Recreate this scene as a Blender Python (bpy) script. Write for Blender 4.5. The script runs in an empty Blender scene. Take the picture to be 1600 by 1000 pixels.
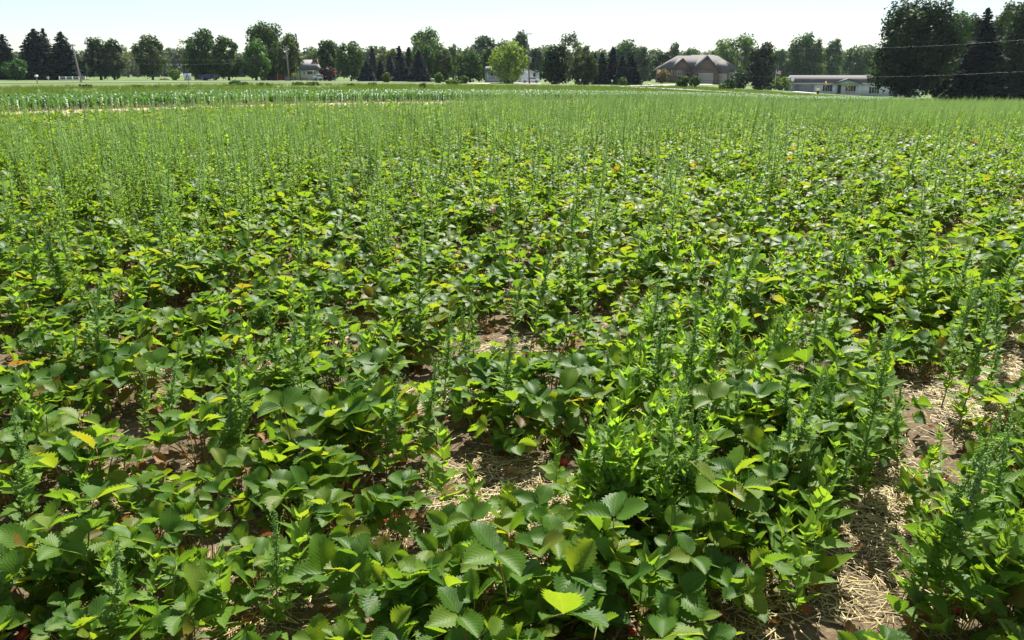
import bpy, math, random
import numpy as np
from mathutils import Matrix, Vector, Euler

# ------------------------------------------------------------------ camera, sky, sun, exposure
SC = bpy.context.scene
COL = SC.collection
EYE = 1.55
PITCH = math.atan(386 / 1300)
cam_data = bpy.data.cameras.new('camera')
cam_data.sensor_width = 36.0
cam_data.lens = 36.0 * 1300 / 1600
cam_data.clip_start = 0.05
cam_data.clip_end = 5000
cam = bpy.data.objects.new('camera', cam_data)
cam.location = (0, 0, EYE)
cam.rotation_euler = (math.pi / 2 - PITCH, 0, 0)
COL.objects.link(cam)
SC.camera = cam

SUN_EL, SUN_AZ = math.radians(49), math.radians(14)     # beyond the field, a little to the right
world = bpy.data.worlds.new('World')
SC.world = world
world.use_nodes = True
wn = world.node_tree.nodes
sky = wn.new('ShaderNodeTexSky')
sky.sky_type = 'NISHITA'
sky.sun_disc = False
sky.sun_elevation = SUN_EL
sky.sun_rotation = SUN_AZ
sky.air_density = 1.0
sky.dust_density = 0.2
sky.ozone_density = 3.0
bg = wn['Background']
bg.inputs[1].default_value = 0.05
veil = wn.new('ShaderNodeMix')                    # thin high haze: the blue is paled evenly all over the sky
veil.data_type = 'RGBA'
veil.inputs[0].default_value = 0.24
veil.inputs[7].default_value = (9.0, 9.2, 9.9, 1)
world.node_tree.links.new(sky.outputs[0], veil.inputs[6])
world.node_tree.links.new(veil.outputs[2], bg.inputs[0])

sl = bpy.data.lights.new('sun', 'SUN')
sl.energy = 5.0
sl.angle = math.radians(0.5)
sl.color = (1.0, 0.95, 0.86)
sun = bpy.data.objects.new('sun', sl)
sdir = Vector((math.cos(SUN_EL) * math.sin(SUN_AZ), math.cos(SUN_EL) * math.cos(SUN_AZ), math.sin(SUN_EL)))
sun.rotation_euler = sdir.to_track_quat('Z', 'Y').to_euler()
sun.location = (20, 40, 60)
COL.objects.link(sun)

SC.view_settings.view_transform = 'Standard'
SC.view_settings.look = 'None'
SC.view_settings.gamma = 1.0
SC.view_settings.exposure = 1.33
SC.view_settings.use_curve_mapping = False
SC.cycles.max_bounces = 6
SC.cycles.diffuse_bounces = 2
SC.cycles.glossy_bounces = 2
SC.cycles.transmission_bounces = 4
SC.cycles.caustics_reflective = False
SC.cycles.caustics_refractive = False

rng = np.random.default_rng(7)
random.seed(7)
PI = math.pi

# ------------------------------------------------------------------ terrain
_PX = np.array([-800, 0, 300, 400, 600, 800, 1000, 1100, 1200, 1300, 1400, 1600, 2400], float)
_K = np.array([0, 0, 0, 0, 2, 6, 11, 15, 20, 24, 27, 30, 34], float) / 1415
_YF = np.array([124, 124, 124, 124.3, 125.5, 128, 130, 131.5, 139, 146.5, 152, 158, 166], float)


def _smooth_tab(xs, ys):
    g = np.arange(-800, 2401, 10.0)
    v = np.interp(g, xs, ys)
    k = np.hanning(17); k /= k.sum()
    return g, np.convolve(np.pad(v, 8, mode='edge'), k, mode='valid')


_G, _KS = _smooth_tab(_PX, _K)
_G2, _YS = _smooth_tab(_PX, _YF)


def gz(x, y):
    """ground height: level by the camera, falling away to the right, the far side gently dished"""
    x = np.asarray(x, float); y = np.asarray(y, float)
    d = np.maximum(y, 1.0)
    px = 800 + 1356 * np.clip(x / np.maximum(d, 6.0), -1.1, 1.1)
    k = np.interp(px, _G, _KS)
    yf = np.interp(px, _G2, _YS)
    ramp = np.clip((d - 6) / 40, 0, 1); ramp = ramp * ramp * (3 - 2 * ramp)
    near = -k * d * ramp
    z120 = -k * 120
    z250 = EYE - (yf - 114) * 250 / 1415
    t = np.clip((d - 120) / 130, 0, 1)
    far = z120 + (z250 - z120) * t
    out = np.where(d < 120, near, far)
    return np.where(y < 1, 0.0, out)


def gzf(x, y):
    return float(gz(x, y))


def P(px, d):
    """a point on the ground in the direction of a picture column, d metres out"""
    x = (px - 800) / 1356 * d
    return x, d, gzf(x, d)


def ztop(py, d):
    return EYE + (114 - py) * d / 1415


def ray(px, py):
    X = (px - 800) / 1300; Y = (500 - py) / 1300
    return Vector((X, math.cos(PITCH) + Y * math.sin(PITCH), -math.sin(PITCH) + Y * math.cos(PITCH)))


def ground_at(px, py):
    r = ray(px, py)
    t = 1.0
    lo, hi = 0.5, 600.0
    for _ in range(60):
        m = (lo + hi) / 2
        p = r * m
        if EYE + p.z > gzf(p.x, p.y):
            lo = m
        else:
            hi = m
    p = r * lo
    return p.x, p.y


# ------------------------------------------------------------------ mesh gathering
class Geo:
    def __init__(self):
        self.v = []; self.n = 0; self.f = []; self.m = []; self.lc = []

    def add(self, verts, faces, mat=0, lc=None):
        verts = np.asarray(verts, float).reshape(-1, 3)
        if lc is None:
            lc = np.zeros((len(verts), 3))
        self.v.append(verts); self.lc.append(np.asarray(lc, float).reshape(-1, 3))
        for f in faces:
            self.f.append(np.asarray(f, np.int64) + self.n); self.m.append(mat)
        self.n += len(verts)
        return self

    def box(self, a, b, mat=0):
        (x0, y0, z0), (x1, y1, z1) = a, b
        v = [(x0, y0, z0), (x1, y0, z0), (x1, y1, z0), (x0, y1, z0), (x0, y0, z1), (x1, y0, z1), (x1, y1, z1), (x0, y1, z1)]
        return self.add(v, [(0, 3, 2, 1), (4, 5, 6, 7), (0, 1, 5, 4), (1, 2, 6, 5), (2, 3, 7, 6), (3, 0, 4, 7)], mat)

    def tube(self, pts, radii, sides=6, mat=0, cap=True, lc=None):
        pts = [Vector(p) for p in pts]
        ring = []
        up = Vector((0.31, 0.17, 0.93))
        for i, p in enumerate(pts):
            t = (pts[min(i + 1, len(pts) - 1)] - pts[max(i - 1, 0)]).normalized()
            if abs(t.dot(up)) > 0.95:
                a = t.cross(Vector((1, 0, 0))).normalized()
            else:
                a = t.cross(up).normalized()
            b = t.cross(a)
            for s in range(sides):
                an = 2 * PI * s / sides
                ring.append(p + (a * math.cos(an) + b * math.sin(an)) * radii[i])
        fs = []
        for i in range(len(pts) - 1):
            for s in range(sides):
                s2 = (s + 1) % sides
                fs.append((i * sides + s, i * sides + s2, (i + 1) * sides + s2, (i + 1) * sides + s))
        if cap:
            fs.append(tuple(range(sides))[::-1])
            fs.append(tuple((len(pts) - 1) * sides + s for s in range(sides)))
        return self.add([tuple(q) for q in ring], fs, mat, lc)

    def prism(self, poly, y0, y1, mat=0):
        """poly in (x,z), extruded along y"""
        n = len(poly)
        v = [(x, y0, z) for x, z in poly] + [(x, y1, z) for x, z in poly]
        fs = [tuple(range(n)), tuple(range(2 * n - 1, n - 1, -1))]
        for i in range(n):
            j = (i + 1) % n
            fs.append((j, i, n + i, n + j))
        return self.add(v, fs, mat)

    def mesh(self, name, mats, smooth=False):
        me = bpy.data.meshes.new(name)
        if self.v:
            v = np.concatenate(self.v); lc = np.concatenate(self.lc)
            tot = np.fromiter((len(f) for f in self.f), np.int64, len(self.f))
            loops = np.concatenate(self.f)
            fill(me, v, loops, tot, lc, np.array(self.m, np.int32))
        for m in (mats if isinstance(mats, (list, tuple)) else [mats]):
            me.materials.append(m)
        if smooth:
            me.polygons.foreach_set('use_smooth', np.ones(len(me.polygons), bool))
        return me


def fill(me, v, loops, tot, lc=None, mi=None):
    me.vertices.add(len(v)); me.vertices.foreach_set('co', np.ascontiguousarray(v, np.float32).ravel())
    me.loops.add(len(loops)); me.loops.foreach_set('vertex_index', np.ascontiguousarray(loops, np.int32))
    me.polygons.add(len(tot))
    st = np.concatenate(([0], np.cumsum(tot)[:-1])).astype(np.int32)
    me.polygons.foreach_set('loop_start', st)
    if mi is not None:
        me.polygons.foreach_set('material_index', np.ascontiguousarray(mi, np.int32))
    if lc is not None:
        a = me.attributes.new('lc', 'FLOAT_VECTOR', 'POINT')
        a.data.foreach_set('vector', np.ascontiguousarray(lc, np.float32).ravel())
    me.update(calc_edges=True)
    me.validate()


def link(o, parent=None):
    COL.objects.link(o)
    if parent is not None:
        o.parent = parent
    return o


def obj(name, me, parent=None, mw=None):
    o = bpy.data.objects.new(name, me)
    if mw is not None:
        o.matrix_basis = mw
    return link(o, parent)


def tag(o, label=None, cat=None, group=None, kind=None):
    if label: o['label'] = label
    if cat: o['category'] = cat
    if group: o['group'] = group
    if kind: o['kind'] = kind
    return o


def thing(name, label, cat, loc=(0, 0, 0), rz=0.0, group=None):
    o = bpy.data.objects.new(name, None)
    o.empty_display_size = 0.1
    o.location = loc; o.rotation_euler = (0, 0, rz)
    link(o)
    return tag(o, label, cat, group)


def part(name, geo, mat, parent, mw=None, smooth=False):
    return obj(name, geo.mesh(name, mat, smooth), parent, mw)


# ------------------------------------------------------------------ materials
class NT:
    def __init__(self, name):
        self.m = bpy.data.materials.new(name); self.m.use_nodes = True
        self.t = self.m.node_tree; self.n = self.t.nodes; self.n.clear()
        self.out = self.n.new('ShaderNodeOutputMaterial')

    def new(self, k, **kw):
        n = self.n.new(k)
        for a, b in kw.items():
            setattr(n, a, b)
        return n

    def l(self, a, b):
        self.t.links.new(a, b); return self

    def math(self, op, a, b=None, c=None):
        n = self.new('ShaderNodeMath', operation=op)
        for i, x in enumerate((a, b, c)):
            if x is None: continue
            if isinstance(x, (int, float)): n.inputs[i].default_value = x
            else: self.l(x, n.inputs[i])
        return n.outputs[0]

    def mix(self, fac, a, b, mode='MIX'):
        n = self.new('ShaderNodeMix', data_type='RGBA', blend_type=mode)
        for s, x in ((n.inputs[0], fac), (n.inputs[6], a), (n.inputs[7], b)):
            if isinstance(x, (int, float)): s.default_value = x
            elif isinstance(x, tuple): s.default_value = (*x[:3], 1)
            else: self.l(x, s)
        return n.outputs[2]

    def noise(self, scale, detail=3, rough=0.5, vec=None, dim='3D'):
        n = self.new('ShaderNodeTexNoise', noise_dimensions=dim)
        n.inputs['Scale'].default_value = scale; n.inputs['Detail'].default_value = detail
        n.inputs['Roughness'].default_value = rough
        if vec is not None: self.l(vec, n.inputs['Vector'])
        return n

    def ramp(self, fac, stops, interp='LINEAR'):
        n = self.new('ShaderNodeValToRGB'); r = n.color_ramp; r.interpolation = interp
        while len(r.elements) < len(stops): r.elements.new(0.5)
        for e, (p, c) in zip(r.elements, stops):
            e.position = p; e.color = (*c[:3], 1) if len(c) >= 3 else (c[0],) * 3 + (1,)
        self.l(fac, n.inputs[0])
        return n.outputs[0]

    def bsdf(self, color, rough=0.6, spec=0.5, normal=None, metallic=0.0):
        b = self.new('ShaderNodeBsdfPrincipled')
        for s, x in (('Base Color', color), ('Roughness', rough), ('Specular IOR Level', spec), ('Metallic', metallic)):
            if isinstance(x, tuple): b.inputs[s].default_value = (*x[:3], 1)
            elif isinstance(x, (int, float)): b.inputs[s].default_value = x
            else: self.l(x, b.inputs[s])
        if normal is not None: self.l(normal, b.inputs['Normal'])
        return b

    def bump(self, h, strength=0.5, dist=0.01):
        n = self.new('ShaderNodeBump'); n.inputs['Strength'].default_value = strength; n.inputs['Distance'].default_value = dist
        self.l(h, n.inputs['Height'])
        return n.outputs[0]

    def done(self, shader):
        self.l(shader, self.out.inputs[0]); return self.m


def plain(name, color, rough=0.6, var=0.12, scale=3.0, spec=0.4, metallic=0.0):
    t = NT(name)
    tc = t.new('ShaderNodeTexCoord')
    n = t.noise(scale, 4, 0.6, tc.outputs['Object'])
    c = t.mix(n.outputs[0], tuple(x * (1 - var) for x in color), tuple(min(1, x * (1 + var)) for x in color))
    return t.done(t.bsdf(c, rough, spec, None, metallic).outputs[0])


def leafy(name, ramp_stops, trans_gain=(1.9, 2.1, 0.75), trans=0.42, rough=0.36, spec=0.5, vein=0, use_obj_color=False, under=None, bump=0.5, spots=False):
    """a leaf: glossy face, light coming through, veins from the leaf's own coordinates"""
    t = NT(name)
    at = t.new('ShaderNodeAttribute', attribute_name='lc')
    sep = t.new('ShaderNodeSeparateXYZ'); t.l(at.outputs['Vector'], sep.inputs[0])
    oi = t.new('ShaderNodeObjectInfo')
    rnd = t.math('FRACT', t.math('ADD', oi.outputs['Random'], sep.outputs[2]))
    c = t.ramp(rnd, ramp_stops if use_obj_color else [(p_, (0.88 * c_[0], 0.91 * c_[1], 0.62 * c_[2])) for p_, c_ in ramp_stops])
    if use_obj_color:
        c = t.mix(1.0, c, oi.outputs['Color'], 'MULTIPLY')
    geo = t.new('ShaderNodeNewGeometry')
    normal = None
    if vein:
        ax = t.math('ABSOLUTE', sep.outputs[0])
        ph = t.math('SUBTRACT', t.math('MULTIPLY', sep.outputs[1], float(vein)), t.math('MULTIPLY', ax, vein * 0.55))
        w = t.math('SINE', t.math('MULTIPLY', ph, 2 * PI))
        vl = t.math('GREATER_THAN', w, 0.93)
        mid = t.math('LESS_THAN', ax, 0.035)
        ln = t.math('MAXIMUM', vl, mid)
        c = t.mix(t.math('MULTIPLY', ln, 0.42), c, (0.16, 0.24, 0.06))
        cv = t.new('ShaderNodeCombineXYZ'); t.l(sep.outputs[0], cv.inputs[0]); t.l(t.math('MULTIPLY', sep.outputs[1], 2.0), cv.inputs[1]); t.l(t.math('MULTIPLY', rnd, 37.0), cv.inputs[2])
        nz = t.noise(7, 3, 0.6, cv.outputs[0])
        if spots:
            big = t.noise(1.6, 3, 0.7, cv.outputs[0])
            c = t.mix(t.ramp(big.outputs[0], [(0.52, (0, 0, 0)), (0.74, (0.35, 0.35, 0.35))]), c, (0.12, 0.16, 0.025))
            c = t.mix(t.ramp(nz.outputs[0], [(0.70, (0, 0, 0)), (0.745, (0.85, 0.85, 0.85))]), c, (0.10, 0.05, 0.02))
        c = t.mix(0.35, c, t.mix(nz.outputs[0], (0.4, 0.4, 0.4), (1.5, 1.5, 1.5)), 'MULTIPLY')
        hh = t.math('ADD', t.math('MULTIPLY', w, -0.3), t.math('MULTIPLY', nz.outputs[0], 0.8))
        normal = t.bump(hh, bump, 0.0016)
    cf = c
    if under:
        cf = t.mix(t.math('MULTIPLY', geo.outputs['Backfacing'], under), c, (0.14, 0.20, 0.07))
    b = t.bsdf(cf, rough, spec, normal)
    tr = t.new('ShaderNodeBsdfTranslucent')
    t.l(t.mix(1.0, c, trans_gain, 'MULTIPLY'), tr.inputs[0])
    if normal is not None: t.l(normal, tr.inputs[1])
    mx = t.new('ShaderNodeMixShader'); mx.inputs[0].default_value = trans
    t.l(b.outputs[0], mx.inputs[1]); t.l(tr.outputs[0], mx.inputs[2])
    return t.done(mx.outputs[0])


M = {}
M['berry_leaf'] = leafy('strawberry_leaf', [(0.0, (0.044, 0.118, 0.018)), (0.35, (0.066, 0.160, 0.021)), (0.62, (0.098, 0.200, 0.022)),
                        (0.90, (0.135, 0.215, 0.026)), (0.975, (0.15, 0.20, 0.028)), (0.992, (0.15, 0.15, 0.024)), (1.0, (0.12, 0.06, 0.018))],
                        (2.7, 2.1, 0.9), 0.48, 0.48, 0.19, vein=7, under=0.6, bump=0.28, spots=True)
M['weed_leaf'] = leafy('weed_leaf', [(0.0, (0.100, 0.195, 0.040)), (0.5, (0.135, 0.245, 0.044)), (0.95, (0.17, 0.285, 0.044)), (1.0, (0.19, 0.24, 0.04))],
                       (2.2, 1.95, 0.8), 0.48, 0.5, 0.16, vein=4, under=0.5, bump=0.35)
M['pale_leaf'] = leafy('pale_weed_leaf', [(0.0, (0.12, 0.25, 0.036)), (0.6, (0.155, 0.29, 0.038)), (0.95, (0.22, 0.32, 0.04)), (1.0, (0.28, 0.31, 0.04))],
                       (2.1, 1.9, 0.9), 0.55, 0.5, 0.3, vein=4, under=0.4, bump=0.35)
M['grass_blade'] = leafy('grass_blade', [(0.0, (0.075, 0.145, 0.03)), (0.7, (0.12, 0.19, 0.04)), (1.0, (0.22, 0.21, 0.09))], (1.6, 1.6, 0.8), 0.3, 0.5, 0.3)
M['corn_leaf'] = leafy('corn_leaf', [(0.0, (0.045, 0.12, 0.025)), (1.0, (0.075, 0.17, 0.035))], (2.0, 2.1, 0.8), 0.35, 0.5, 0.35)
M['tree_leaf'] = leafy('tree_leaf', [(0.0, (0.55, 0.62, 0.65)), (0.5, (1, 1, 1)), (1.0, (1.7, 1.55, 1.0))], (2.4, 2.4, 0.6), 0.28, 0.6, 0.12, use_obj_color=True)
M['needles'] = leafy('conifer_needles', [(0.0, (0.7, 0.7, 0.75)), (1.0, (1.25, 1.2, 1.15))], (1.2, 1.3, 0.7), 0.12, 0.85, 0.04, use_obj_color=True)
M['dead_leaf'] = leafy('dried_leaf', [(0.0, (0.13, 0.06, 0.03)), (0.5, (0.24, 0.13, 0.07)), (0.8, (0.34, 0.22, 0.12)), (1.0, (0.30, 0.09, 0.03))], (1.3, 1.0, 0.7), 0.25, 0.7, 0.2, vein=7)
M['petiole'] = leafy('petiole', [(0.0, (0.16, 0.21, 0.06)), (0.6, (0.24, 0.22, 0.07)), (1.0, (0.30, 0.12, 0.06))], (1.2, 1.1, 0.7), 0.2, 0.5, 0.4)
M['weed_stem'] = leafy('weed_stem', [(0.0, (0.15, 0.23, 0.06)), (1.0, (0.21, 0.28, 0.09))], (1.3, 1.4, 0.8), 0.2, 0.55, 0.3)
M['seed'] = leafy('weed_seed_head', [(0.0, (0.19, 0.32, 0.14)), (1.0, (0.35, 0.47, 0.26))], (1.7, 1.7, 1.0), 0.5, 0.8, 0.15)
M['straw'] = leafy('straw', [(0.0, (0.26, 0.19, 0.105)), (0.5, (0.46, 0.36, 0.215)), (1.0, (0.66, 0.55, 0.36))], (1, 0.9, 0.8), 0.12, 0.5, 0.35)
M['berry'] = plain('strawberry_fruit', (0.35, 0.03, 0.015), 0.35, 0.4, 40)
M['bark'] = plain('bark', (0.075, 0.06, 0.05), 0.9, 0.35, 4)
M['pole_wood'] = plain('weathered_pole_wood', (0.22, 0.19, 0.17), 0.85, 0.2, 2)
M['metal'] = plain('galvanised_metal', (0.42, 0.43, 0.45), 0.45, 0.1, 6, 0.5, 0.5)
M['wire'] = plain('power_wire', (0.07, 0.07, 0.075), 0.5, 0.1, 6)
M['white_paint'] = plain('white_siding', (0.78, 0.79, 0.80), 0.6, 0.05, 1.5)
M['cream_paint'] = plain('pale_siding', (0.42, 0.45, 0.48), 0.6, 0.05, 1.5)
M['roof_grey'] = plain('grey_brown_shingles', (0.125, 0.115, 0.112), 0.9, 0.16, 2.2)
M['roof_light'] = plain('pale_grey_shingles', (0.22, 0.21, 0.205), 0.9, 0.12, 2.2)
M['roof_brown'] = plain('dark_brown_shingles', (0.13, 0.105, 0.10), 0.9, 0.18, 2.2)
M['brick'] = plain('brick', (0.165, 0.105, 0.088), 0.85, 0.22, 5)
M['red_brick'] = plain('dark_red_brick', (0.15, 0.05, 0.04), 0.85, 0.25, 5)
M['barn_red'] = plain('barn_red_boards', (0.16, 0.03, 0.03), 0.8, 0.2, 3)
M['glass'] = plain('window_glass', (0.03, 0.04, 0.05), 0.08, 0.2, 1, 0.8)
M['shutter'] = plain('dark_shutter', (0.03, 0.035, 0.04), 0.6, 0.1, 3)
M['door_grey'] = plain('garage_door_paint', (0.34, 0.36, 0.39), 0.55, 0.05, 2)
M['door_tan'] = plain('tan_garage_door_paint', (0.40, 0.35, 0.31), 0.55, 0.05, 2)
M['green_paint'] = plain('sage_green_siding', (0.36, 0.50, 0.44), 0.6, 0.06, 2)
M['concrete'] = plain('concrete', (0.50, 0.47, 0.42), 0.9, 0.12, 0.8)
M['asphalt'] = plain('worn_asphalt', (0.30, 0.285, 0.265), 0.9, 0.12, 0.6)
M['road_line'] = plain('yellow_road_paint', (0.55, 0.38, 0.05), 0.7, 0.15, 2)
M['sign_white'] = plain('white_sign_face', (0.78, 0.78, 0.78), 0.5, 0.04, 3)
M['sign_blue'] = plain('blue_sign_print', (0.06, 0.12, 0.36), 0.5, 0.06, 3)
M['sign_yellow'] = plain('yellow_sign_face', (0.80, 0.42, 0.02), 0.5, 0.05, 3)
M['sign_black'] = plain('black_sign_print', (0.02, 0.02, 0.02), 0.5, 0.05, 3)
M['sign_red'] = plain('red_sign_face', (0.50, 0.03, 0.03), 0.5, 0.05, 3)
M['sign_green'] = plain('green_sign_face', (0.02, 0.28, 0.17), 0.5, 0.05, 3)
M['flag_red'] = plain('flag_red', (0.50, 0.05, 0.06), 0.8, 0.05, 3)
M['flag_white'] = plain('flag_white', (0.75, 0.75, 0.76), 0.8, 0.04, 3)
M['flag_blue'] = plain('flag_blue', (0.04, 0.06, 0.22), 0.8, 0.05, 3)
M['rubber'] = plain('tyre_rubber', (0.02, 0.02, 0.02), 0.8, 0.1, 4)
for nm, c in dict(white=(0.75, 0.75, 0.76), blue=(0.03, 0.05, 0.12), silver=(0.42, 0.46, 0.52), red=(0.12, 0.025, 0.02), dark=(0.05, 0.055, 0.065)).items():
    M['car_' + nm] = plain(nm + '_car_paint', c, 0.25, 0.04, 2, 0.6)


def ground_mat(name, a, b, c, s1, s2, rough=0.95, bump=0.6, dist=0.02):
    t = NT(name)
    tc = t.new('ShaderNodeTexCoord')
    n1 = t.noise(s1, 6, 0.6, tc.outputs['Object']); n2 = t.noise(s2, 5, 0.65, tc.outputs['Object'])
    col = t.mix(t.ramp(n1.outputs[0], [(0.35, (0, 0, 0)), (0.65, (1, 1, 1))]), a, b)
    col = t.mix(t.ramp(n2.outputs[0], [(0.45, (0, 0, 0)), (0.7, (1, 1, 1))]), col, c)
    return t.done(t.bsdf(col, rough, 0.2, t.bump(n2.outputs[0], bump, dist)).outputs[0])


M['soil'] = ground_mat('field_soil', (0.070, 0.048, 0.028), (0.12, 0.086, 0.050), (0.20, 0.150, 0.088), 3.0, 45.0)
M['dry_strip'] = ground_mat('dry_bare_soil', (0.34, 0.27, 0.18), (0.42, 0.33, 0.22), (0.26, 0.24, 0.11), 0.8, 6.0)
M['lawn'] = ground_mat('lawn', (0.065, 0.125, 0.024), (0.09, 0.15, 0.028), (0.13, 0.16, 0.045), 0.05, 0.9)
M['rough_grass'] = ground_mat('rough_grass', (0.065, 0.125, 0.028), (0.095, 0.155, 0.036), (0.15, 0.155, 0.06), 0.09, 1.1, bump=1.0, dist=0.1)

# ------------------------------------------------------------------ ground sheets
def sheet(name, pts_grid, mat, dz, label):
    """pts_grid: (n,m,2) array of x,y"""
    n, m, _ = pts_grid.shape
    x = pts_grid[..., 0]; y = pts_grid[..., 1]
    z = gz(x, y) + dz
    v = np.stack([x, y, z], -1).reshape(-1, 3)
    i = np.arange(n - 1)[:, None] * m + np.arange(m - 1)[None, :]
    q = np.stack([i, i + 1, i + m + 1, i + m], -1).reshape(-1, 4)
    me = bpy.data.meshes.new(name)
    fill(me, v, q.ravel(), np.full(len(q), 4))
    me.materials.append(mat)
    me.polygons.foreach_set('use_smooth', np.ones(len(me.polygons), bool))
    o = obj(name, me)
    return tag(o, label, None, None, 'structure')


def polar(d0, d1, nd, a0=-1.6, a1=1.6, na=161):
    d = np.geomspace(d0, d1, nd)[:, None]; a = np.linspace(a0, a1, na)[None, :]
    return np.stack([a * d, d + 0 * a], -1)


# near apron behind and under the camera is part of the same sheet through a wide first row
yy = np.concatenate([np.linspace(-40, 6, 24), np.geomspace(7, 900, 150)])
aa = np.linspace(-0.9, 0.9, 121)
gg = np.stack([aa[None, :] * np.maximum(yy, 30)[:, None], np.repeat(yy[:, None], len(aa), 1)], -1)
sheet('ground', gg, M['rough_grass'], -0.06, 'grassy ground running out to the far tree line')

U = np.array([math.sin(math.radians(40)), math.cos(math.radians(40))]); N = np.array([-U[1], U[0]])      # strawberry rows
U2 = np.array([math.sin(math.radians(44)), math.cos(math.radians(44))]); N2 = np.array([-U2[1], U2[0]])  # corn rows
V_END, C0, C1 = 31.5, 39.6, 51.5


def strip(v0, v1, u0, u1, nu, nv, u=U2, n=N2):
    uu = np.linspace(u0, u1, nu)[None, :, None]; vv = np.linspace(v0, v1, nv)[:, None, None]
    return uu * u + vv * n


sheet('field_soil', strip(-75, V_END - 0.1, -45, 130, 220, 140), M['soil'], 0.0, 'brown soil of the strawberry field')
sheet('bare_strip', strip(V_END - 0.1, C0 - 0.1, -45, 150, 160, 4), M['dry_strip'], 0.01, 'bare dry soil strip between strawberries and corn')
sheet('corn_soil', strip(C0 - 0.1, C1 + 0.2, -45, 160, 160, 12), M['soil'], 0.004, 'brown soil under the corn strip')


def band(px_d, width, name, mat, dz, label):
    pts = []
    for px, d in px_d:
        x, y, _ = P(px, d); pts.append((x, y))
    pts = np.array(pts)
    t = np.linspace(0, len(pts) - 1, 90)
    xs = np.interp(t, range(len(pts)), pts[:, 0]); ys = np.interp(t, range(len(pts)), pts[:, 1])
    c = np.stack([xs, ys], -1)
    dv = np.gradient(c, axis=0); dv /= np.linalg.norm(dv, axis=1, keepdims=True)
    nn = np.stack([-dv[:, 1], dv[:, 0]], -1)
    g = np.stack([c + nn * (width / 2 - width * k / 4) for k in range(5)], 0)
    return sheet(name, g, mat, dz, label)


def d_for(px, py):
    """how far out the ground is that a picture point shows"""
    lo, hi = 40.0, 600.0
    for _ in range(50):
        m = (lo + hi) / 2
        x, y, z = P(px, m)
        if 114 + 1415 * (EYE - z) / m > py: lo = m
        else: hi = m
    return lo


road_px = [(-500, 131), (-150, 130), (0, 129.6), (160, 128.6), (320, 127.6), (480, 127.2), (640, 128.2), (760, 130), (880, 133.2), (960, 135), (1010, 137.5), (1100, 142), (1250, 151), (1420, 159), (1700, 168)]
ROAD = [(px, min(230, d_for(px, py))) for px, py in road_px]
band(ROAD, 6.5, 'road', M['asphalt'], 0.05, 'pale paved road crossing behind the corn')
band(ROAD, 0.14, 'road_centre_line', M['road_line'], 0.075, 'yellow painted centre line on the road')
lawn = polar(150, 330, 60, -0.62, 0.7, 120)
sheet('lawn', lawn, M['lawn'], -0.02, 'mown green lawn under the trees')

# ------------------------------------------------------------------ leaf shapes
def leaflet_geo(g, L, rows, cols, fold, droop, teeth, seed, M4=None, rnd=0.0, wmax=0.44, mat=0, blunt=0.8, cup=0.0):
    """one toothed leaf blade along +Y, folded on its midrib"""
    r = random.Random(seed)
    n = rows + 1
    us = np.linspace(-1, 1, 2 * cols + 1)
    t = np.linspace(0, 1, n)
    w = wmax * np.sin(PI * np.clip(t, 0, 1) ** blunt) ** 0.62
    w[0] = 0.02; w[-1] = 0.03 if not teeth else 0.07
    vs = []; lc = []
    sa = r.uniform(-0.05, 0.05)
    for i in range(n):
        for u in us:
            ww = w[i]; ty = t[i]
            if teeth and abs(u) > 0.99 and 0 < i < rows:
                if i % 2 == 0: ww *= 0.83; ty -= 0.012
                else: ww *= 1.06; ty += 0.026
            x = u * ww
            z = fold * abs(x) + cup * x * x - droop * t[i] ** 2 + 0.0035 * math.sin(2 * PI * (7 * t[i] - 3.6 * abs(u))) * abs(u) * (1 if cols > 1 else 0)
            z += sa * x + 0.02 * math.sin(9 * t[i] + seed) * abs(u)
            vs.append((x * L, ty * L, z * L)); lc.append((u, t[i], rnd))
    fs = []
    k = len(us)
    for i in range(n - 1):
        for j in range(k - 1):
            a = i * k + j
            fs.append((a, a + 1, a + k + 1, a + k))
    vs = np.array(vs)
    if M4 is not None:
        vs = xf(vs, M4)
    g.add(vs, fs, mat, lc)


def xf(v, m):
    m = np.array(m)
    return v @ m[:3, :3].T + m[:3, 3]


def frame(pos, direction, normal):
    y = Vector(direction).normalized(); z = Vector(normal); z = (z - y * z.dot(y)).normalized()
    x = y.cross(z)
    m = Matrix((x, y, z)).transposed().to_4x4(); m.translation = Vector(pos)
    return m


LEAFLETS = []
for k in range(6):
    g = Geo()
    leaflet_geo(g, 1.0, 19, 2, [0.55, 0.4, 0.72, 0.3, 0.5, 0.64][k], [0.10, 0.22, 0.05, 0.16, 0.28, 0.12][k], True, 11 + k, wmax=[0.43, 0.40, 0.42, 0.46, 0.41, 0.39][k], blunt=1.0)
    LEAFLETS.append(g.mesh('leaflet', M['berry_leaf'], True))
DEAD_LEAFLETS = []
for k in range(3):
    g = Geo()
    leaflet_geo(g, 1.0, 11, 2, [0.9, 1.3, 0.6][k], [0.5, 0.3, -0.4][k], True, 31 + k, wmax=0.33, blunt=1.0)
    DEAD_LEAFLETS.append(g.mesh('dried_leaflet', M['dead_leaf'], True))


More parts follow.
